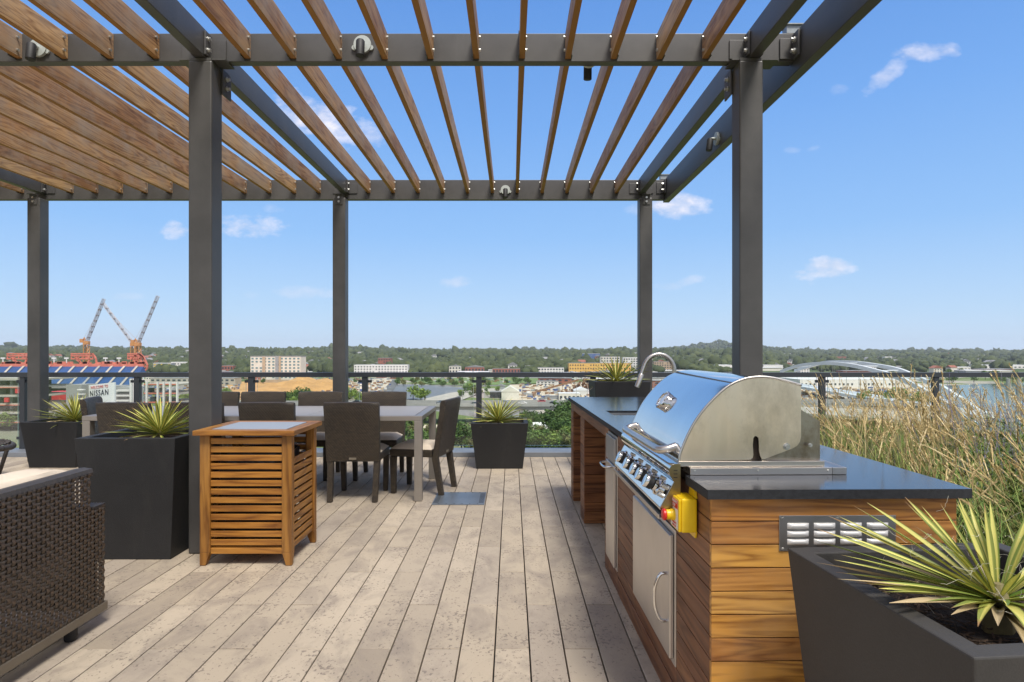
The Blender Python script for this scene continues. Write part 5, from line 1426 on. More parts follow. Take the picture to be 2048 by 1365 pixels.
block('warehouse', 'pale grey warehouse left of the widest far warehouse', 'building', 1890, 1950, 735, 741, 30, cream_wall, 8, 1, win_dark, roof_white, (.5, .3))
block('factory', 'brown industrial hall on the far slope above the bridge arch', 'building', 1640, 1712, 714, 722, 40, roof_red, 8, 1, win_dark, roof_red, (.5, .3))
block('factory', 'white cube-shaped building between the trees above the bridge arch', 'building', 1770, 1784, 714, 724, 20, white_wall, 3, 2, win_dark, roof_white)
block('tower_block', 'pale pink block high on the ridge at the right', 'building', 1836, 1850, 699, 706, 20, tan_wall, 4, 2, win_dark, roof_grey)
block('warehouse', 'long pale institution on the far right slope', 'building', 1945, 1995, 710, 717, 20, cream_wall, 10, 1, win_dark, roof_grey)
block('warehouse', 'white store right of the round hill, left of the near right post', 'building', 1438, 1465, 731, 745, 30, white_wall, 4, 1, win_dark, roof_white)
block('warehouse', 'row of flat white commercial roofs right of the near right post', 'building', 1527, 1566, 731, 741, 30, white_wall, 6, 1, win_dark, roof_white, (.5, .3))
block('church', 'white steepled church among the far trees', 'church', 612, 626, 716, 724, 10, white_wall, 3, 1, win_dark, roof_grey, gable=6)
block('brick_building', 'brick school roof among the trees above the middle of the railing', 'building', 930, 968, 735, 745, 16, brick_wall, 6, 1, win_dark, roof_grey, gable=4)
block('brick_building', 'cream villa with a dark roof left of the brick school', 'building', 898, 922, 733, 746, 12, cream_wall, 4, 2, win_dark, roof_grey, gable=3)
block('brick_building', 'long low brick building behind the rail in the middle', 'building', 985, 1040, 738, 746, 12, brick_wall, 9, 1, win_dark, roof_grey)

# small houses scattered in the trees
def houses():
    r = random.Random(9); protos = []
    def mk(wall, roof):
        t = thing('house', 'x', 'house'); w, d, h = 11, 9, 6.5
        m = MB(); m.box(-w / 2, w / 2, -d / 2, d / 2, -3, h); m.build('wall', wall, t)
        m = MB(); m.prism([(-w / 2 - .6, h), (w / 2 + .6, h), (0, h + 3.2)], 'y', -d / 2 - .5, d / 2 + .5); m.build('roof', roof, t)
        for x in (-3.2, 0, 3.2):
            for z in (1.8, 4.6):
                o = bpy.data.objects.new('window', unit_of(win_dark)); COL.objects.link(o); o.parent = t; o.location = (x, -d / 2, z); o.scale = (1.3, .3, 1.4)
        return t
    kinds = [(white_wall, roof_grey, 'small white house with a grey roof among the far trees', 'white houses scattered in the far trees'),
             (brick_wall, roof_grey, 'small brick house with a grey roof among the far trees', 'brick houses scattered in the far trees'),
             (cream_wall, roof_red, 'small cream house with a rust roof among the far trees', 'cream houses scattered in the far trees')]
    n = 0
    ps = [mk(w, f) for w, f, _, _ in kinds]; used = [False] * 3
    for i in range(170):
        px = r.choice([r.uniform(300, 700), r.uniform(700, 1300), r.uniform(1300, 2060), r.uniform(-40, 300)]); py = r.uniform(707, 744) if px < 1500 else r.uniform(705, 748)
        p = hit(px, py)
        k = r.choice((0, 0, 1, 2)); a = r.choice((0, 0, math.pi / 2, .3, -.4)); s = r.uniform(.9, 1.5) + (p.y / 4500)
        if not used[k]: o = ps[k]; used[k] = True
        else: o = copy_thing(ps[k])
        o.location = (p.x, p.y, p.z); o.rotation_euler = (0, 0, a); o.scale = (s, s, s); o['label'] = kinds[k][2]; o['group'] = kinds[k][3]
        CLEAR.append((p.x - 9 * s, p.x + 9 * s, p.y - 30 - p.y * .03, p.y + 6))
houses()

def sheds():
    r = random.Random(77)
    def mk(wall, roof):
        t = thing('warehouse', 'x', 'warehouse'); m = MB(); m.box(-30, 30, -14, 14, -4, 8); m.build('wall', wall, t)
        m = MB(); m.box(-31, 31, -15, 15, 8.02, 9.2); m.build('roof', roof, t); return t
    ks = [(cream_wall, roof_white, 'low pale warehouse with a white roof on the far right plain', 'white-roofed warehouses on the far right plain'),
          (brick_wall, roof_grey, 'low brick factory with a grey roof on the far right plain', 'brick factories on the far right plain'),
          (grey_wall, roof_white, 'low grey shed with a white roof on the far plain behind the river', 'grey sheds on the far plain')]
    for (w, f, lb, gp), n in zip(ks, (17, 8, 10)):
        pr = mk(w, f)
        for i in range(n):
            o = pr if i == 0 else copy_thing(pr)
            px, py = r.uniform(1480, 2080), r.uniform(709, 748)
            if i % 5 == 4: px, py = r.uniform(440, 1480), r.uniform(744, 752)
            p = hit(px, py); o.location = p; s = r.uniform(.5, 1.3) * (p.y / 2200 + .3); o.scale = (s, s, s * .7); o.rotation_euler = (0, 0, r.uniform(-.15, .15)); tag(o, lb, None, gp)
            CLEAR.append((p.x - 30 * s, p.x + 30 * s, p.y - 80 * s - 50, p.y + 14 * s))
sheds()

def low_rise():
    r = random.Random(41)
    ks = [(cream_wall, roof_white, 'low pale flat-roofed building in the valley beyond the railing', 'pale low buildings in the valley'),
          (brick_wall, roof_grey, 'low brick flat-roofed building in the valley beyond the railing', 'brick low buildings in the valley'),
          (white_wall, roof_grey, 'low white building with a grey roof in the valley beyond the railing', 'white low buildings in the valley')]
    for w, f, lb, gp in ks:
        t = thing('low_building', lb, 'building', (0, 0, 0), gp); m = MB(); m.box(-11, 11, -7, 7, -2, 6.5); m.build('wall', w, t)
        m = MB(); m.box(-11.4, 11.4, -7.4, 7.4, 6.52, 7.1); m.build('roof', f, t)
        m = MB(); m.box(2, 5, -2, 1, 7.12, 8.6); m.build('roof_plant', conc_grey, t)
        for i in range(5):
            for z in (1.6, 4.6):
                o = bpy.data.objects.new('window', unit_of(win_dark)); COL.objects.link(o); o.parent = t; o.location = (-8.4 + 4.2 * i, -7, z); o.scale = (2.2, .3, 1.5)
        for i in range(15):
            z = r.choice(((640, 1330, 749, 759), (290, 560, 749, 760), (1050, 1330, 760, 785), (1180, 1480, 744, 756)))
            p = flat(r.uniform(z[0], z[1]), r.uniform(z[2], z[3])); o = t if i == 0 else copy_thing(t)
            o.location = (p.x, p.y, GZ + .3); s = r.uniform(.6, 1.25); o.scale = (s * r.uniform(.8, 1.5), s, s); o.rotation_euler = (0, 0, r.uniform(-.5, .5))
low_rise()

# earth mound and scrap heap
def mound(name, px, py, rx, ry, h, mat, label, cat, rough=0.12, seed=1, peak=1.0):
    b = flat(px, py); m = MB(); rows = []; N = 26
    for i in range(N + 1):
        row = []
        for k in range(N + 1):
            u, v = i / N * 2 - 1, k / N * 2 - 1; e = max(0, 1 - (u * u + v * v)) ** peak
            z = h * e * (1 + rough * 3 * noise.noise(Vector((u * 3 + seed, v * 3, 0)))) + h * rough * e * noise.noise(Vector((u * 9, v * 9, seed)))
            row.append((b.x + u * rx, b.y + ry + v * ry, GZ + .4 + max(0, z)))
        rows.append(row)
    m.grid(rows); o = m.build(name, mat, smooth=False, raw=True); tag(o, label, cat); return o
mound('earth_mound', 575, 786, 48, 60, 11.5, orange_dirt, 'orange mound of bare earth beyond the dining table', 'mound')
mound('earth_mound', 500, 790, 40, 30, 4.0, orange_dirt, 'low orange earth bank left of the high mound', 'mound', seed=5)

def scrap():
    b = flat(1160, 786); t = thing('scrap_conveyor', 'rusty scrap heap machinery with a long sloping conveyor', 'machinery', (b.x, b.y, GZ))
    r = random.Random(6); m = MB()
    for _ in range(260):
        a = r.gauss(0, 9); z = max(0.5, r.uniform(0, 14) * math.exp(-(a / 11) ** 2)); s = r.uniform(.8, 3.4)
        m.obox((b.x + 6 + a, b.y + r.uniform(-6, 6), GZ + z), (s, r.uniform(.3, 2), r.uniform(.3, 2)), (r.uniform(0, 3), r.uniform(0, 3), r.uniform(0, 3)))
    tag(m.build('scrap_heap', rust, t), kind='stuff')
    m = MB(); m.beam((b.x - 42, b.y - 8, GZ + 2), (b.x - 2, b.y - 6, GZ + 13), 1.6, 1.8); m.build('conveyor_belt', rust, t)
    for f in (.3, .6, .9):
        m = MB(); m.beam((b.x - 42 + 40 * f, b.y - 7, GZ), (b.x - 42 + 40 * f, b.y - 7, GZ + 2 + 11 * f), .5, .5); m.build('trestle', rust, t)
scrap()

def junk():
    """countless small things in yards and lots"""
    r = random.Random(14); cols = [white_wall, grey_wall, rust, blue_wall, tan_wall]
    ms = [MB() for _ in cols]
    for zone, n in (((1040, 1300, 766, 803), 420), ((640, 780, 758, 796), 260), ((290, 480, 770, 800), 220), ((1600, 1840, 778, 806), 320), ((860, 1020, 756, 768), 80), ((440, 700, 752, 766), 160), ((1180, 1330, 748, 764), 120)):
        for _ in range(n):
            px, py = r.uniform(zone[0], zone[1]), r.uniform(zone[2], zone[3]); p = flat(px, py); k = r.choice((0, 1, 1, 2, 2, 3, 4, 4)); h = r.uniform(.8, 2.4)
            ms[k].obox((p.x, p.y, GZ + .5 + h / 2), (r.uniform(1.2, 4.5), r.uniform(1.2, 3), h), (0, 0, r.uniform(-.6, .6)))
    for m, c, nm in zip(ms, cols, ('white', 'grey', 'rusty', 'blue', 'tan')):
        tag(m.build('yard_clutter', c), nm + ' vehicles, containers and clutter strewn over the distant yards', 'clutter', kind='stuff')
junk()

# ------------------------------------------------------------------ viaduct
def build_viaduct():
    A = flat(700, 812, 11); 
    z = GZ + 11.5; t = thing('viaduct', 'concrete highway viaduct on piers crossing below the roof terrace', 'viaduct', (30, 345, GZ))
    def at(x, off): return Vector((x, 338 + off + (x - 20) * -0.12, z + (x - 20) * 0.012))
    xs = [-190 + 12 * i for i in range(34)]
    m = MB(); m.grid([[at(x, 0), at(x, 24)] for x in xs]); m.grid([[at(x, 0) - Vector((0, 0, .9)), at(x, 24) - Vector((0, 0, .9))] for x in xs])
    m.build('road_surface', concrete, t)
    m = MB()
    for o in (-.3, 11.8, 24.0):
        for a, b in zip(xs[:-1], xs[1:]): m.beam(at(a, o) + Vector((0, 0, .1)), at(b, o) + Vector((0, 0, .1)), .4, 1.7)
    m.build('parapet', conc_grey, t)
    m = MB()
    for o in (1, 6, 12, 18, 23):
        for a, b in zip(xs[:-1], xs[1:]): m.beam(at(a, o) - Vector((0, 0, 1.8)), at(b, o) - Vector((0, 0, 1.8)), .9, 1.8)
    m.build('girder', conc_grey, t)
    for x in [-170 + 19.5 * i for i in range(19)]:
        c = at(x, 0); m = MB(); m.prism([(c.y, z - 4.2), (c.y, z - 3.0), (c.y + 24, z - 3.0), (c.y + 24, z - 4.2), (c.y + 19, z - 5.4), (c.y + 5, z - 5.4)], 'x', x - 1.1, x + 1.1)
        for yy in (4, 12, 20): m.tube([(x, c.y + yy, GZ - 1), (x, c.y + yy, z - 5.0)], 1.0, 12)
        m.build('pier', conc_grey, t)
    # lamp posts
    for i, x in enumerate((-60, -28, 6, 36, 78)):
        p = at(x, 11.8); l = thing('street_lamp', 'tall thin street lamp on the central barrier of the viaduct', 'street lamp', tuple(p), 'street lamps along the viaduct')
        m = MB(); m.tube([p, p + Vector((0, 0, 11))], .13, 6); m.build('pole', conc_grey, l)
        m = MB(); m.beam(p + Vector((-1.4, 0, 11)), p + Vector((1.4, 0, 11.1)), .25, .15); m.build('lamp_arm', conc_grey, l)
    return at
VA = build_viaduct()

def make_car(mat):
    t = thing('car', 'x', 'car')
    m = MB(); m.prism([(-2.3, .35), (2.3, .35), (2.3, .85), (1.5, .95), (.7, 1.45), (-1.3, 1.45), (-2.0, .95), (-2.3, .9)], 'y', -.9, .9); m.build('body', mat, t)
    m = MB(); m.prism([(1.35, .98), (.65, 1.40), (-1.25, 1.40), (-1.8, .98)], 'y', -.92, .92); m.build('windows', win_dark, t)
    for x in (-1.45, 1.4):
        for y in (-.85, .85):
            m = MB(); m.tube([(x, y - .1, .34), (x, y + .1, .34)], .34, 12); m.build('wheel', black_plastic, t)
    return t

def build_cars():
    r = random.Random(31)
    sp = [('white car', white_wall), ('dark car', plain('car black', (.02, .022, .025), .3)), ('silver car', plain('car silver', (.35, .36, .37), .3, .4)), ('red car', plain('car red', (.35, .03, .03), .3))]
    for i, (nm, mt) in enumerate(sp):
        proto = make_car(mt); n = (9, 9, 7, 3)[i]
        for k in range(n):
            c = proto if k == 0 else copy_thing(proto)
            x = r.uniform(-120, 120); off = r.choice((3, 7, 15, 19)); p = VA(x, off)
            c.location = (p.x, p.y, p.z + .02); c.rotation_euler = (0, 0, -.12 + (0 if off < 12 else math.pi)); c['label'] = f'small {nm} driving on the concrete viaduct far below'; c['group'] = f'{nm}s on the viaduct'
build_cars()

# ------------------------------------------------------------------ right side: road bridge, tied arch, tanks
def build_road_bridge():
    zt = GZ + 15; t = thing('road_bridge', 'road bridge on dark red girders behind the ornamental grass', 'bridge', (120, 215, GZ))
    def pt(px, py): return P(px, py, (EYE - zt) * F0 / (py - HY))
    b0, b1 = pt(1420, 806), pt(1905, 826); f0, f1 = pt(1420, 818), pt(1905, 853)
    m = MB(); m.add([b0, b1, f1, f0], [(0, 1, 2, 3)]); dn = Vector((0, 0, -.6)); m.add([b0 + dn, b1 + dn, f1 + dn, f0 + dn], [(0, 1, 2, 3)]); m.build('road_surface', concrete, t)
    m = MB(); u = Vector((0, 0, .45))
    m.beam(f0 + u, f1 + u, .35, 1.1); m.beam(b0 + u, b1 + u, .35, 1.1); m.build('parapet', concrete, t)
    m = MB()
    for k in range(3):
        a = f0.lerp(b0, k * .45 + .03); b = f1.lerp(b1, k * .45 + .03); m.beam(a - Vector((0, 0, 1.5)), b - Vector((0, 0, 1.5)), .5, 1.6)
    m.build('girder', girder_red, t)
    for f in (.15, .42, .70, .93):
        c = f0.lerp(f1, f); d = b0.lerp(b1, f); m = MB()
        for g_ in (.15, .85):
            q = c.lerp(d, g_); m.tube([(q.x, q.y, GZ - 1), (q.x, q.y, zt - 2.4)], .9, 12)
        m.build('pier', conc_grey, t)
build_road_bridge()

def build_arch():
    t = thing('arch_bridge', 'pale blue-grey tied arch bridge with two ribs across the river', 'bridge', (240, 480, GZ))
    R0, L0 = P(1990, 835, 300), P(1545, 745, 660)
    def plane_pt(px, py, off):
        a = Vector((R0.x, R0.y)) + off; d = Vector((L0.x - R0.x, L0.y - R0.y)); k = (px - HX) / F0
        # x = k*y on the sight line: a.x + s d.x = k (a.y + s d.y)
        s = (k * a.y - a.x) / (d.x - k * d.y); y = a.y + s * d.y
        return P(px, py, y), s
    ribs = [([(1562, 743), (1602, 731), (1652, 727), (1701, 731), (1751, 742), (1800, 757), (1862, 789), (1912, 821), (1950, 850)], Vector((0, 0))),
            ([(1590, 742), (1647, 726), (1701, 725), (1751, 731), (1800, 741), (1850, 762), (1887, 777), (1937, 809), (1987, 841)], Vector((20, 14)))]
    allp = []
    for pxs, off in ribs:
        c = spline([plane_pt(a, b, off)[0] for a, b in pxs], 6); allp.append(c)
        m = MB()
        for a, b in zip(c[:-1], c[1:]): m.beam(a, b + (b - a) * .02, 2.0, 2.6)
        m.build('arch_rib', steel_lt, t)
    dk = GZ + 8.5
    d0, d1 = plane_pt(1950, 850, Vector((0, 0)))[0], Vector((L0.x * 1.02, L0.y * 1.02, 0)); 
    a = Vector((allp[0][-1].x, allp[0][-1].y, dk)); b = Vector((allp[0][0].x, allp[0][0].y, dk)); e = (b - a) * .35
    off = Vector((20, 14, 0)); m = MB(); dn = Vector((0, 0, -2.2))
    m.hexa([a + dn, b + e + dn, b + e + off + dn, a + off + dn], [a, b + e, b + e + off, a + off]); m.build('bridge_deck', steel_lt, t)
    for rib, o in zip(allp, (Vector((0, 0, 0)), off)):
        for k in range(2, len(rib) - 3, 3):
            p = rib[k]
            if p.z > dk + 3:
                m = MB(); m.tube([(p.x, p.y, dk), (p.x, p.y, p.z)], .11, 5); m.build('hanger', conc_grey, t)
    n = len(allp[0])
    for k in range(4, n - 2, 5):
        m = MB(); m.beam(allp[0][k], allp[1][k], .8, .8); m.build('cross_strut', steel_lt, t)
    for f in (.1, .5, .95, 1.15):
        q = a.lerp(b, f) + off * .5; m = MB(); m.tube([(q.x, q.y, GZ - 1), (q.x, q.y, dk - 2.2)], 2.4, 14); m.build('pier', conc_grey, t)
build_arch()

for i, (px, py, rr_, h) in enumerate([(1612, 823, 3.6, 6.6), (1631, 823, 3.6, 6.6), (1649, 823.5, 3.6, 6.6), (1667, 824, 3.6, 6.6), (1682, 824.5, 2.8, 7.2), (1702, 822, 2.5, 4.2), (1746, 812, 1.8, 8.0)]):
    p = flat(px, py); lab = ('leftmost white tank of the row', 'second white tank from the left in the row', 'middle white tank of the row', 'fourth white tank from the left in the row', 'tallest white tank at the right end of the row', 'short lone white tank right of the row', 'slim white silo among the trees right of the tanks')[i]
    t = thing('storage_tank', lab, 'tank', (p.x, p.y, GZ), 'white storage tanks behind the road bridge')
    m = MB(); m.tube([(p.x, p.y + rr_, GZ), (p.x, p.y + rr_, GZ + h)], rr_, 24); m.build('shell', sign_white, t, auto=40)
    m = MB(); m.tube([(p.x, p.y + rr_, GZ + h + .01), (p.x, p.y + rr_, GZ + h + .8)], [rr_, rr_ * .1], 24); m.build('roof', roof_white, t, auto=40)
for px, lab in ((2038, 'right pale bridge pier standing in the river'), (2017, 'left pale bridge pier standing in the river')):
    p = flat(px, 783); t = MB(); t.tube([(p.x, p.y, GZ - 1), (p.x, p.y, GZ + 7), (p.x, p.y, GZ + 13)], [2.6, 2.4, 1.6], 16); tag(t.build('bridge_pier', conc_grey, auto=40), lab, 'bridge pier')
p = flat(1089, 861); t = MB(); t.tube([(p.x, p.y + 8, GZ), (p.x, p.y + 8, GZ + 2.6)], 7.5, 40); tag(t.build('round_tank', sign_white, auto=40), 'wide flat white round tank top among the trees below', 'tank')

# ------------------------------------------------------------------ stadium
def build_stadium():
    t = thing('stadium', 'blue-seated stadium bowl under works with red steel rim at the left', 'stadium', (-300, 400, GZ))
    D1, D0 = 430.0, 372.0
    def q(px, py, Y): return P(px, py, Y)
    TL, TR, BR, BL = q(-140, 733, D1), q(288, 733, D1), q(247, 786, D0), q(-190, 786, D0)
    m = MB(); dn = Vector((0, 3, -3)); m.hexa([BL + dn, BR + dn, TR + dn, TL + dn], [BL, BR, TR, TL]); m.build('upper_stand', blue_seat, t)
    n = 17
    for i in range(n):
        f = (i + .5) / n; a = TL.lerp(TR, f); b = BL.lerp(BR, f - .012); up = Vector((0, -.35, .3))
        m = MB(); m.beam(a + up, b + up, 1.5, .3, (0, -.6, 1)); m.build('aisle', conc_grey if i % 5 == 3 else concrete, t)
    m = MB(); m.beam(TL + Vector((0, 0, .6)), TR + Vector((0, 0, .6)), 1.6, 2.2); m.build('rim_beam', red_steel, t)
    m = MB(); r = random.Random(8)
    for i in range(90):
        f = r.random(); p = TL.lerp(TR, f) + Vector((0, 0, 2.2)); m.obox(p, (r.uniform(1, 4), 1, r.uniform(.8, 2.4)))
    m.build('rim_truss', red_steel, t)
    for px in (6, 108, 133, 211, 238):
        p = q(px, 727, D1); m = MB(); m.tube([p, p + Vector((0, 0, 3.0))], .35, 6); m.box(p.x - 1.4, p.x + 1.4, p.y - .4, p.y + .4, p.z + 3.01, p.z + 4.0); m.build('floodlight', white_wall, t)
    for (a, b) in ((15, 60), (143, 186), (256, 282)):
        m = MB()
        for k in range(5):
            p0 = q(a + (b - a) * k / 4, 709, D1); p1 = q(a + (b - a) * k / 4, 718, D1); m.beam(p0, p1, .6, .6)
            if k < 4:
                p2 = q(a + (b - a) * (k + 1) / 4, 709 if k % 2 else 718, D1); m.beam(p0 if not k % 2 else p1, p2, .5, .5)
        for yy in (708, 712, 718): m.beam(q(a - 1, yy, D1), q(b + 1, yy, D1), .9, .9)
        for pp in (((a + 14), 718, (a + 22), 732), ((b - 6), 718, (b - 12), 732), (a + 8, 718, a + 24, 730)):
            m.beam(q(pp[0], pp[1], D1), q(pp[2], pp[3], D1), .9, .9)
        arc = [q(b - 4 + dx, yy, D1) for dx, yy in ((0, 708), (6, 711), (10, 718), (11, 726), (8, 733))]
        for c0, c1 in zip(arc[:-1], arc[1:]): m.beam(c0, c1, .9, .9)
        m.build('canopy_truss', red_steel, t)
    m = MB(); arc = [(276, 708), (286, 713), (291, 722), (295, 731), (294, 738), (286, 745)]
    for dx in (0, -7):
        for c0, c1 in zip(arc[:-1], arc[1:]): m.beam(q(c0[0] + dx, c0[1] + dx * -.4, D1), q(c1[0] + dx, c1[1] + dx * -.4, D1), .9, .9)
    for c0 in arc[:-1]: m.beam(q(c0[0], c0[1], D1), q(c0[0] - 9, c0[1] + 6, D1), .6, .6)
    m.build('edge_truss', red_steel, t)
    # lower structures
    def wall(px0, px1, y0, y1, Y, mat, name, d=10, slant=0.0):
        a, b = q(px0, y1, Y), q(px1, y0, Y); m = MB()
        m.hexa([(a.x, Y, a.z), (b.x, Y + slant, a.z), (b.x, Y + d + slant, a.z), (a.x, Y + d, a.z)], [(a.x, Y, b.z), (b.x, Y + slant, b.z), (b.x, Y + d + slant, b.z), (a.x, Y + d, b.z)]); return m.build(name, mat, t)
    wall(95, 250, 777, 792, 366, win_dark, 'suite_windows'); wall(88, 250, 772, 777, 364, conc_grey, 'suite_band')
    wall(94, 133, 784, 806, 350, red_seat, 'lower_stand'); wall(80, 260, 792, 842, 366, conc_grey, 'inner_wall')
    wall(132, 163, 770, 834, 330, conc_grey, 'stair_tower', 12); wall(230, 262, 775, 835, 352, conc_grey, 'end_block', 16)
    for k in range(5): wall(232, 258, 780 + k * 10, 783.5 + k * 10, 350, white_wall, 'landing', 3)
    for k in range(5): wall(154, 166, 779 + k * 9, 781 + k * 9, 327, white_wall, 'landing', 2)
    wall(259, 269, 758, 830, 345, white_wall, 'white_pylon', 5)
    # concourse at the far left
    for k, yy in enumerate((757, 772, 790, 807, 824, 842)):
        a = wall(-160, 92 - (k % 2) * 6, yy, yy + 3.2, 318, concrete, 'concourse_slab', 22)
        wall(-160, 90, yy + 3.3, yy + 4.6, 317, red_steel if k % 2 else conc_grey, 'edge_strip', 1)
    for px in (-60, -30, -5, 20, 50, 80): wall(px, px + 5, 757, 850, 320, conc_grey, 'column', 4)
    wall(-160, 92, 757, 852, 334, dark_in, 'concourse_back', 4)
    for (px, yy) in ((30, 778), (60, 796), (8, 796)): wall(px, px + 8, yy, yy + 9, 316, red_seat, 'red_panel', 1)
build_stadium()

def build_sign():
    tl, tr, bl, br = P(166, 772, 338), P(229, 765, 326), P(164, 830, 338), P(229, 812, 326)
    t = thing('sign_board', 'big white welcome sign board with dark letters in front of the stadium', 'sign', tuple(bl))
    br = Vector((tr.x, tr.y, bl.z)); bl = Vector((tl.x, tl.y, bl.z))
    n = Vector((0, 1.2, 0)); m = MB(); m.hexa([bl, br, br + n, bl + n], [tl, tr, tr + n, tl + n]); bd = m.build('board', sign_white, t)
    ux = (tr - tl); W_ = ux.length; ux.normalize(); uy = Vector((0, 0, 1)); un = ux.cross(uy)
    def frame(px, py, Y): 
        c = P(px, py, Y); return Matrix(((ux.x, uy.x, -un.x, c.x), (ux.y, uy.y, -un.y, c.y), (ux.z, uy.z, -un.z, c.z), (0, 0, 0, 1)))
    text_mesh('WELCOME TO', 2.15, pink_txt, t, 'lettering', frame(198.5, 774.5, 331.5), ext=.05, spacing=1.12)
    text_mesh('NISSAN', 4.3, dark_txt, t, 'lettering', frame(198, 786.5, 331.5), ext=.05, spacing=1.18)
build_sign()

def build_garage():
    t = thing('open_frame_structure', 'open concrete frame with white columns and red edge strips below the railing', 'structure', (-200, 330, GZ))
    def q(px, py, Y): return P(px, py, Y)
    def wall(px0, px1, y0, y1, Y, mat, name, d=10):
        a, b = q(px0, y1, Y), q(px1, y0, Y); m = MB(); m.box(a.x, b.x, Y, Y + d, a.z, b.z); return m.build(name, mat, t)
    for yy in (768, 786, 804, 822):
        wall(286, 356, yy, yy + 2.2, 320, red_steel, 'edge_strip', .5); wall(286, 358, yy + .5, yy + 4, 320.6, concrete, 'floor_slab', 24)
    for px in (291, 313, 325, 338, 352): wall(px, px + 2.6, 764, 846, 318.5, white_wall, 'column', 1.2)
    for px, y in ((296, 776), (318, 776), (330, 793), (344, 795), (300, 794)): wall(px, px + 9, y, y + 9, 326, random.choice((grey_wall, win_dark)), 'bay_wall', 2)
build_garage()

def crane(label, base, mast_top, tip, counter, Y):
    b = P(*base, Y); m_ = P(*mast_top, Y); tp = P(*tip, Y); ct = P(*counter, Y); b.z = GZ
    t = thing('tower_crane', label, 'crane', (b.x, b.y, GZ), 'luffing cranes over the stadium')
    def lattice(a, c, w, mat, name, steps, r=.13):
        m = MB(); d = (c - a).normalized(); s = d.cross(Vector((0, 1, 0))).normalized() * w / 2; f = Vector((0, w / 2, 0)); cs = [s + f, s - f, -s - f, -s + f]
        for k in cs: m.tube([a + k, c + k], r, 4)
        for i in range(steps):
            p0, p1 = a.lerp(c, i / steps), a.lerp(c, (i + 1) / steps)
            for k in range(4): m.tube([p0 + cs[k], p1 + cs[(k + 1) % 4]], r * .8, 3)
        return m.build(name, mat, t)
    lattice(b, m_, 2.6, crane_yel, 'mast', 16, .28)
    j = lattice(m_ + Vector((0, 0, .5)), tp, 1.5, crane_wht, 'jib', 20, .17)
    for k in range(1, 8):
        p0 = m_.lerp(tp, k / 8); m = MB(); m.obox(p0, (1.4, 1.4, 1.1)); m.build('jib_section', plain('jib joint', (.16, .15, .16), .7), j)
    m = MB(); m.obox(m_ + Vector((0, 0, .3)), (3.6, 2.6, 2.4)); m.build('cab', crane_yel, t)
    m = MB(); m.beam(m_, ct, 1.2, 1.0); m.obox(ct, (2.2, 2, 2.6)); m.build('counter_jib', crane_yel, t)
    m = MB(); ap = m_.lerp(ct, .5) + Vector((0, 0, 3.2)); m.beam(m_ + Vector((0, 0, .5)), ap, .5, .5); m.beam(ap, ct, .35, .35); m.tube([ap, m_.lerp(tp, .8)], .07, 3); m.build('back_mast', crane_yel, t)
crane('crane at left whose boom leans right to meet the tip of the next crane', (172, 735), (173, 687), (208, 598), (164, 682), 440)
crane('crane beside the stadium end whose boom leans far left', (266, 735), (267, 690), (206, 607), (276, 684), 448)
crane('rightmost crane whose boom rises steeply to the right', (276, 735), (276, 690), (316, 592), (266, 684), 436)

# ------------------------------------------------------------------ trees
def crown_mesh(name, seed, n, mat, wide=1.0, leaf=0.09):
    """unit-height crown: leaf clumps spread through several lobes"""
    r = random.Random(seed); m = MB()
    lobes = [(Vector((r.uniform(-.22, .22) * wide, r.uniform(-.22, .22) * wide, r.uniform(.38, .80))), r.uniform(.15, .27)) for _ in range(9)]
    for _ in range(n):
        c, R_ = r.choice(lobes); d = Vector((r.gauss(0, 1), r.gauss(0, 1), r.gauss(0, 1))).normalized(); p = c + d * R_ * (r.random() ** .3) * r.uniform(.8, 1.12)
        s = leaf * r.uniform(.5, 1.2); a = Vector((r.gauss(0, 1), r.gauss(0, 1), r.gauss(0, .7))).normalized(); nn = (d + a * .9).normalized(); u = nn.cross(Vector((0, 0, 1))); u = u.normalized() if u.length > .01 else Vector((1, 0, 0)); v = nn.cross(u)
        k = [u * s * r.uniform(.5, 1) + v * s * r.uniform(-.3, .3), v * s * r.uniform(.5, 1), -u * s * r.uniform(.5, 1) + v * s * r.uniform(-.2, .3), -v * s * r.uniform(.4, 1)]
        m.add([p + q_ for q_ in k], [(0, 1, 2, 3)])
    o = m.build(name, mat); me = o.data; bpy.data.objects.remove(o); return me

def trunk_mesh(seed):
    r = random.Random(seed); m = MB(); m.tube([(0, 0, -.05), (.01, 0, .2), (.0, .01, .45), (0, 0, .7)], [.032, .024, .018, .006], 7)
    for k in range(5):
        a = r.uniform(0, 6.28); z = r.uniform(.25, .5); m.tube([(0, 0, z), (.1 * math.cos(a), .1 * math.sin(a), z + .12), (.2 * math.cos(a), .2 * math.sin(a), z + .2)], [.013, .009, .004], 5)
    o = m.build('trunk', bark); me = o.data; bpy.data.objects.remove(o); return me

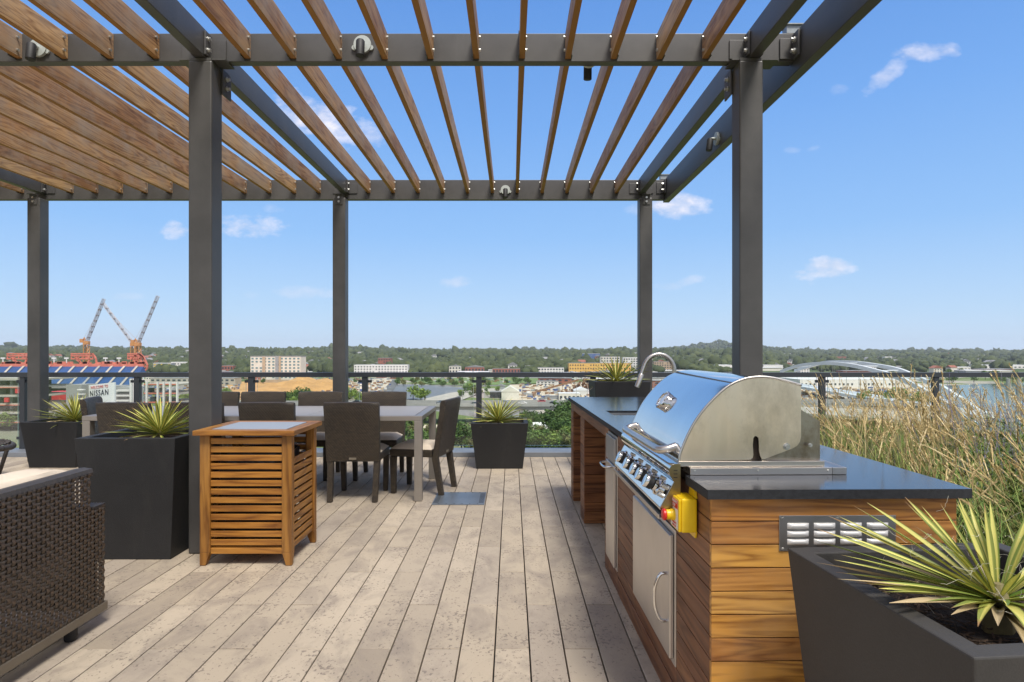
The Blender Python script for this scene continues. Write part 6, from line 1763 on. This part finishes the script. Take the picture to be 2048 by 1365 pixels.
def build_trees():
    r = random.Random(17); TM = [trunk_mesh(i) for i in range(2)]
    crowns = {}
    for nm, mt in (('dark', leaf_green), ('bright', leaf_light), ('olive', leaf_olive)):
        crowns[nm] = [crown_mesh('crown', 10 + i, 1500, mt, 1.15, .042) for i in range(3)], [crown_mesh('crown', 40 + i, 420, mt, 1.15, .075) for i in range(3)]
    lab = {'dark': 'dark green round-headed tree', 'bright': 'bright yellow-green tree', 'olive': 'olive brown-tinged tree'}
    def put(px, py, h, kind, where, grp):
        p = flat(px, py); hi, lo = crowns[kind]
        t = thing('tree', f'{lab[kind]} {where}', 'tree', (p.x, p.y, GZ), f'{kind} trees {grp}')
        s = h * r.uniform(.85, 1.15); t.scale = (s * r.uniform(.95, 1.3), s * r.uniform(.95, 1.3), s); t.rotation_euler = (0, 0, r.uniform(0, 6.28))
        for nm, me in (('trunk', r.choice(TM)), ('crown', r.choice(hi if p.y < 480 else lo))):
            o = bpy.data.objects.new(nm, me); COL.objects.link(o); o.parent = t
    K = lambda: r.choice(('dark', 'dark', 'bright', 'olive'))
    # belt just below the terrace, between the table and the counter
    for _ in range(62): put(r.uniform(690, 1150), r.uniform(866, 915), r.uniform(9, 13), K(), 'in the belt below the terrace between table and counter', 'below the terrace')
    for px, py, h, k in ((1128, 868, 21, 'dark'), (1140, 880, 17, 'dark'), (1112, 870, 13, 'dark'), (1050, 852, 9, 'dark'), (1068, 854, 8, 'dark')): put(px, py, h, k, 'in front of the viaduct by the counter end', 'at the counter end')
    for _ in range(20): put(r.uniform(-60, 140), r.uniform(845, 905), r.uniform(8, 12), K(), 'below the stadium at the left edge', 'below the stadium')
    for _ in range(16): put(r.uniform(340, 480), r.uniform(806, 845), r.uniform(9, 14), r.choice(('bright', 'dark', 'bright')), 'behind the left end of the dining table', 'behind the table end')
    for _ in range(12): put(r.uniform(545, 640), r.uniform(806, 830), r.uniform(9, 14), r.choice(('bright', 'dark')), 'in front of the orange mound', 'before the mound')
    for px, py in ((842, 802), (850, 805), (826, 800), (690, 800), (700, 806), (712, 800), (722, 812)): put(px, py, 12, 'bright', 'at the pond edge behind the end chair', 'at the pond edge')
    for _ in range(36): put(r.uniform(790, 1000), r.uniform(762, 775), r.uniform(5, 9), r.choice(('dark', 'olive')), 'along the meadow beyond the viaduct', 'along the meadow')
    for _ in range(26): put(r.uniform(920, 1000), r.uniform(768, 796), r.uniform(5, 8), K(), 'on the slope beside the pond', 'beside the pond')
    for _ in range(26): put(r.uniform(1000, 1330), r.uniform(757, 772), r.uniform(6, 10), 'dark', 'behind the scrapyard', 'behind the scrapyard')
    for _ in range(44): put(r.uniform(1725, 1868), r.uniform(800, 834), r.uniform(8, 13), r.choice(('bright', 'bright', 'dark')), 'behind the road bridge at right', 'behind the road bridge')
    for _ in range(30): put(r.uniform(1650, 1870), r.uniform(858, 882), r.uniform(5, 8), r.choice(('bright', 'dark')), 'on the river bank below the grass bed', 'on the river bank')
    for _ in range(26): put(r.uniform(420, 720), r.uniform(758, 772), r.uniform(6, 9), 'dark', 'around the cream slab building', 'around the slab building')
    for _ in range(16): put(r.uniform(1880, 2060), r.uniform(757, 768), r.uniform(10, 16), 'dark', 'on the far river shore', 'on the far shore')
build_trees()

def build_wood():
    """the wooded slopes behind the city read as one mass"""
    rng = np.random.default_rng(3)
    m = MB()
    import bmesh
    bm = bmesh.new(); bmesh.ops.create_icosphere(bm, subdivisions=2, radius=1.0); V = np.array([v.co[:] for v in bm.verts]); F = np.array([[v.index for v in f.verts] for f in bm.faces]); bm.free()
    pts = []
    y = 1010.0
    while y < 7400:
        rad = 4.6 + y / 800; x = -0.95 * y
        while x < 1.0 * y:
            xx = x + rng.uniform(-1, 1) * rad * .7; yy = y + rng.uniform(-1, 1) * y * .012; u = xx / yy
            dens = noise.noise(Vector((xx / 260, yy / 260, 2.2))) * .5 + .62
            if u > .42: dens *= .30 + .70 * smooth(2200, 4200, yy)
            lowlim = 1050 if u < .36 else 1250
            if yy > lowlim and rng.random() < dens + smooth(2300, 3400, yy) * .35:
                if not any(a < xx < b and c < yy < d for a, b, c, d in CLEAR): pts.append((xx, yy, rad * (.45 + .55 * rng.gamma(3.2, .34))))
            x += rad * 1.45
        y *= 1.0 + .0125 + y / 900000
    n = len(pts); print('wood blobs', n)
    nv, nf = len(V), len(F)
    P_ = np.array(pts); vs = np.empty((n, nv, 3), dtype=np.float32)
    for i in range(n):
        x_, y_, s = pts[i]; J = 1 + rng.normal(0, .20, (nv, 1)); a = rng.uniform(0, 6.28); c_, s_ = math.cos(a), math.sin(a); Q = V * J
        Q = np.stack([Q[:, 0] * c_ - Q[:, 1] * s_, Q[:, 0] * s_ + Q[:, 1] * c_, Q[:, 2]], 1); k = s * rng.uniform(.75, 1.15)
        vs[i] = Q * np.array([s, s, k]) + np.array([x_, y_, T(x_, y_) + s * .75])
    fs = (F[None] + (np.arange(n) * nv)[:, None, None]).reshape(-1, 3)
    me = bpy.data.meshes.new('woodland'); me.vertices.add(n * nv); me.vertices.foreach_set('co', vs.reshape(-1)); me.loops.add(len(fs) * 3); me.polygons.add(len(fs))
    me.loops.foreach_set('vertex_index', fs.reshape(-1).astype(np.int32)); me.polygons.foreach_set('loop_start', np.arange(0, len(fs) * 3, 3, dtype=np.int32)); me.polygons.foreach_set('loop_total', np.full(len(fs), 3, dtype=np.int32))
    me.materials.append(wood_far); me.update(); me.validate()
    o = bpy.data.objects.new('woodland', me); COL.objects.link(o); tag(o, 'dense green woodland covering the distant slopes to the horizon', 'woodland', kind='stuff')
build_wood()

# ------------------------------------------------------------------ summer haze over the city
def build_haze():
    m = bpy.data.materials.new('haze'); m.use_nodes = True; nt = m.node_tree; nt.nodes.clear()
    v = nt.nodes.new('ShaderNodeVolumePrincipled'); o = nt.nodes.new('ShaderNodeOutputMaterial')
    v.inputs['Color'].default_value = (0.80, 0.88, 1.0, 1); v.inputs['Density'].default_value = 0.00005; v.inputs['Anisotropy'].default_value = 0.2
    nt.links.new(v.outputs[0], o.inputs['Volume'])
    b = MB(); b.box(-8900, 8900, -8900, 8900, -90, 150)
    tag(b.build('haze', m), 'thin blue summer haze over the city', 'haze', kind='stuff')
build_haze()
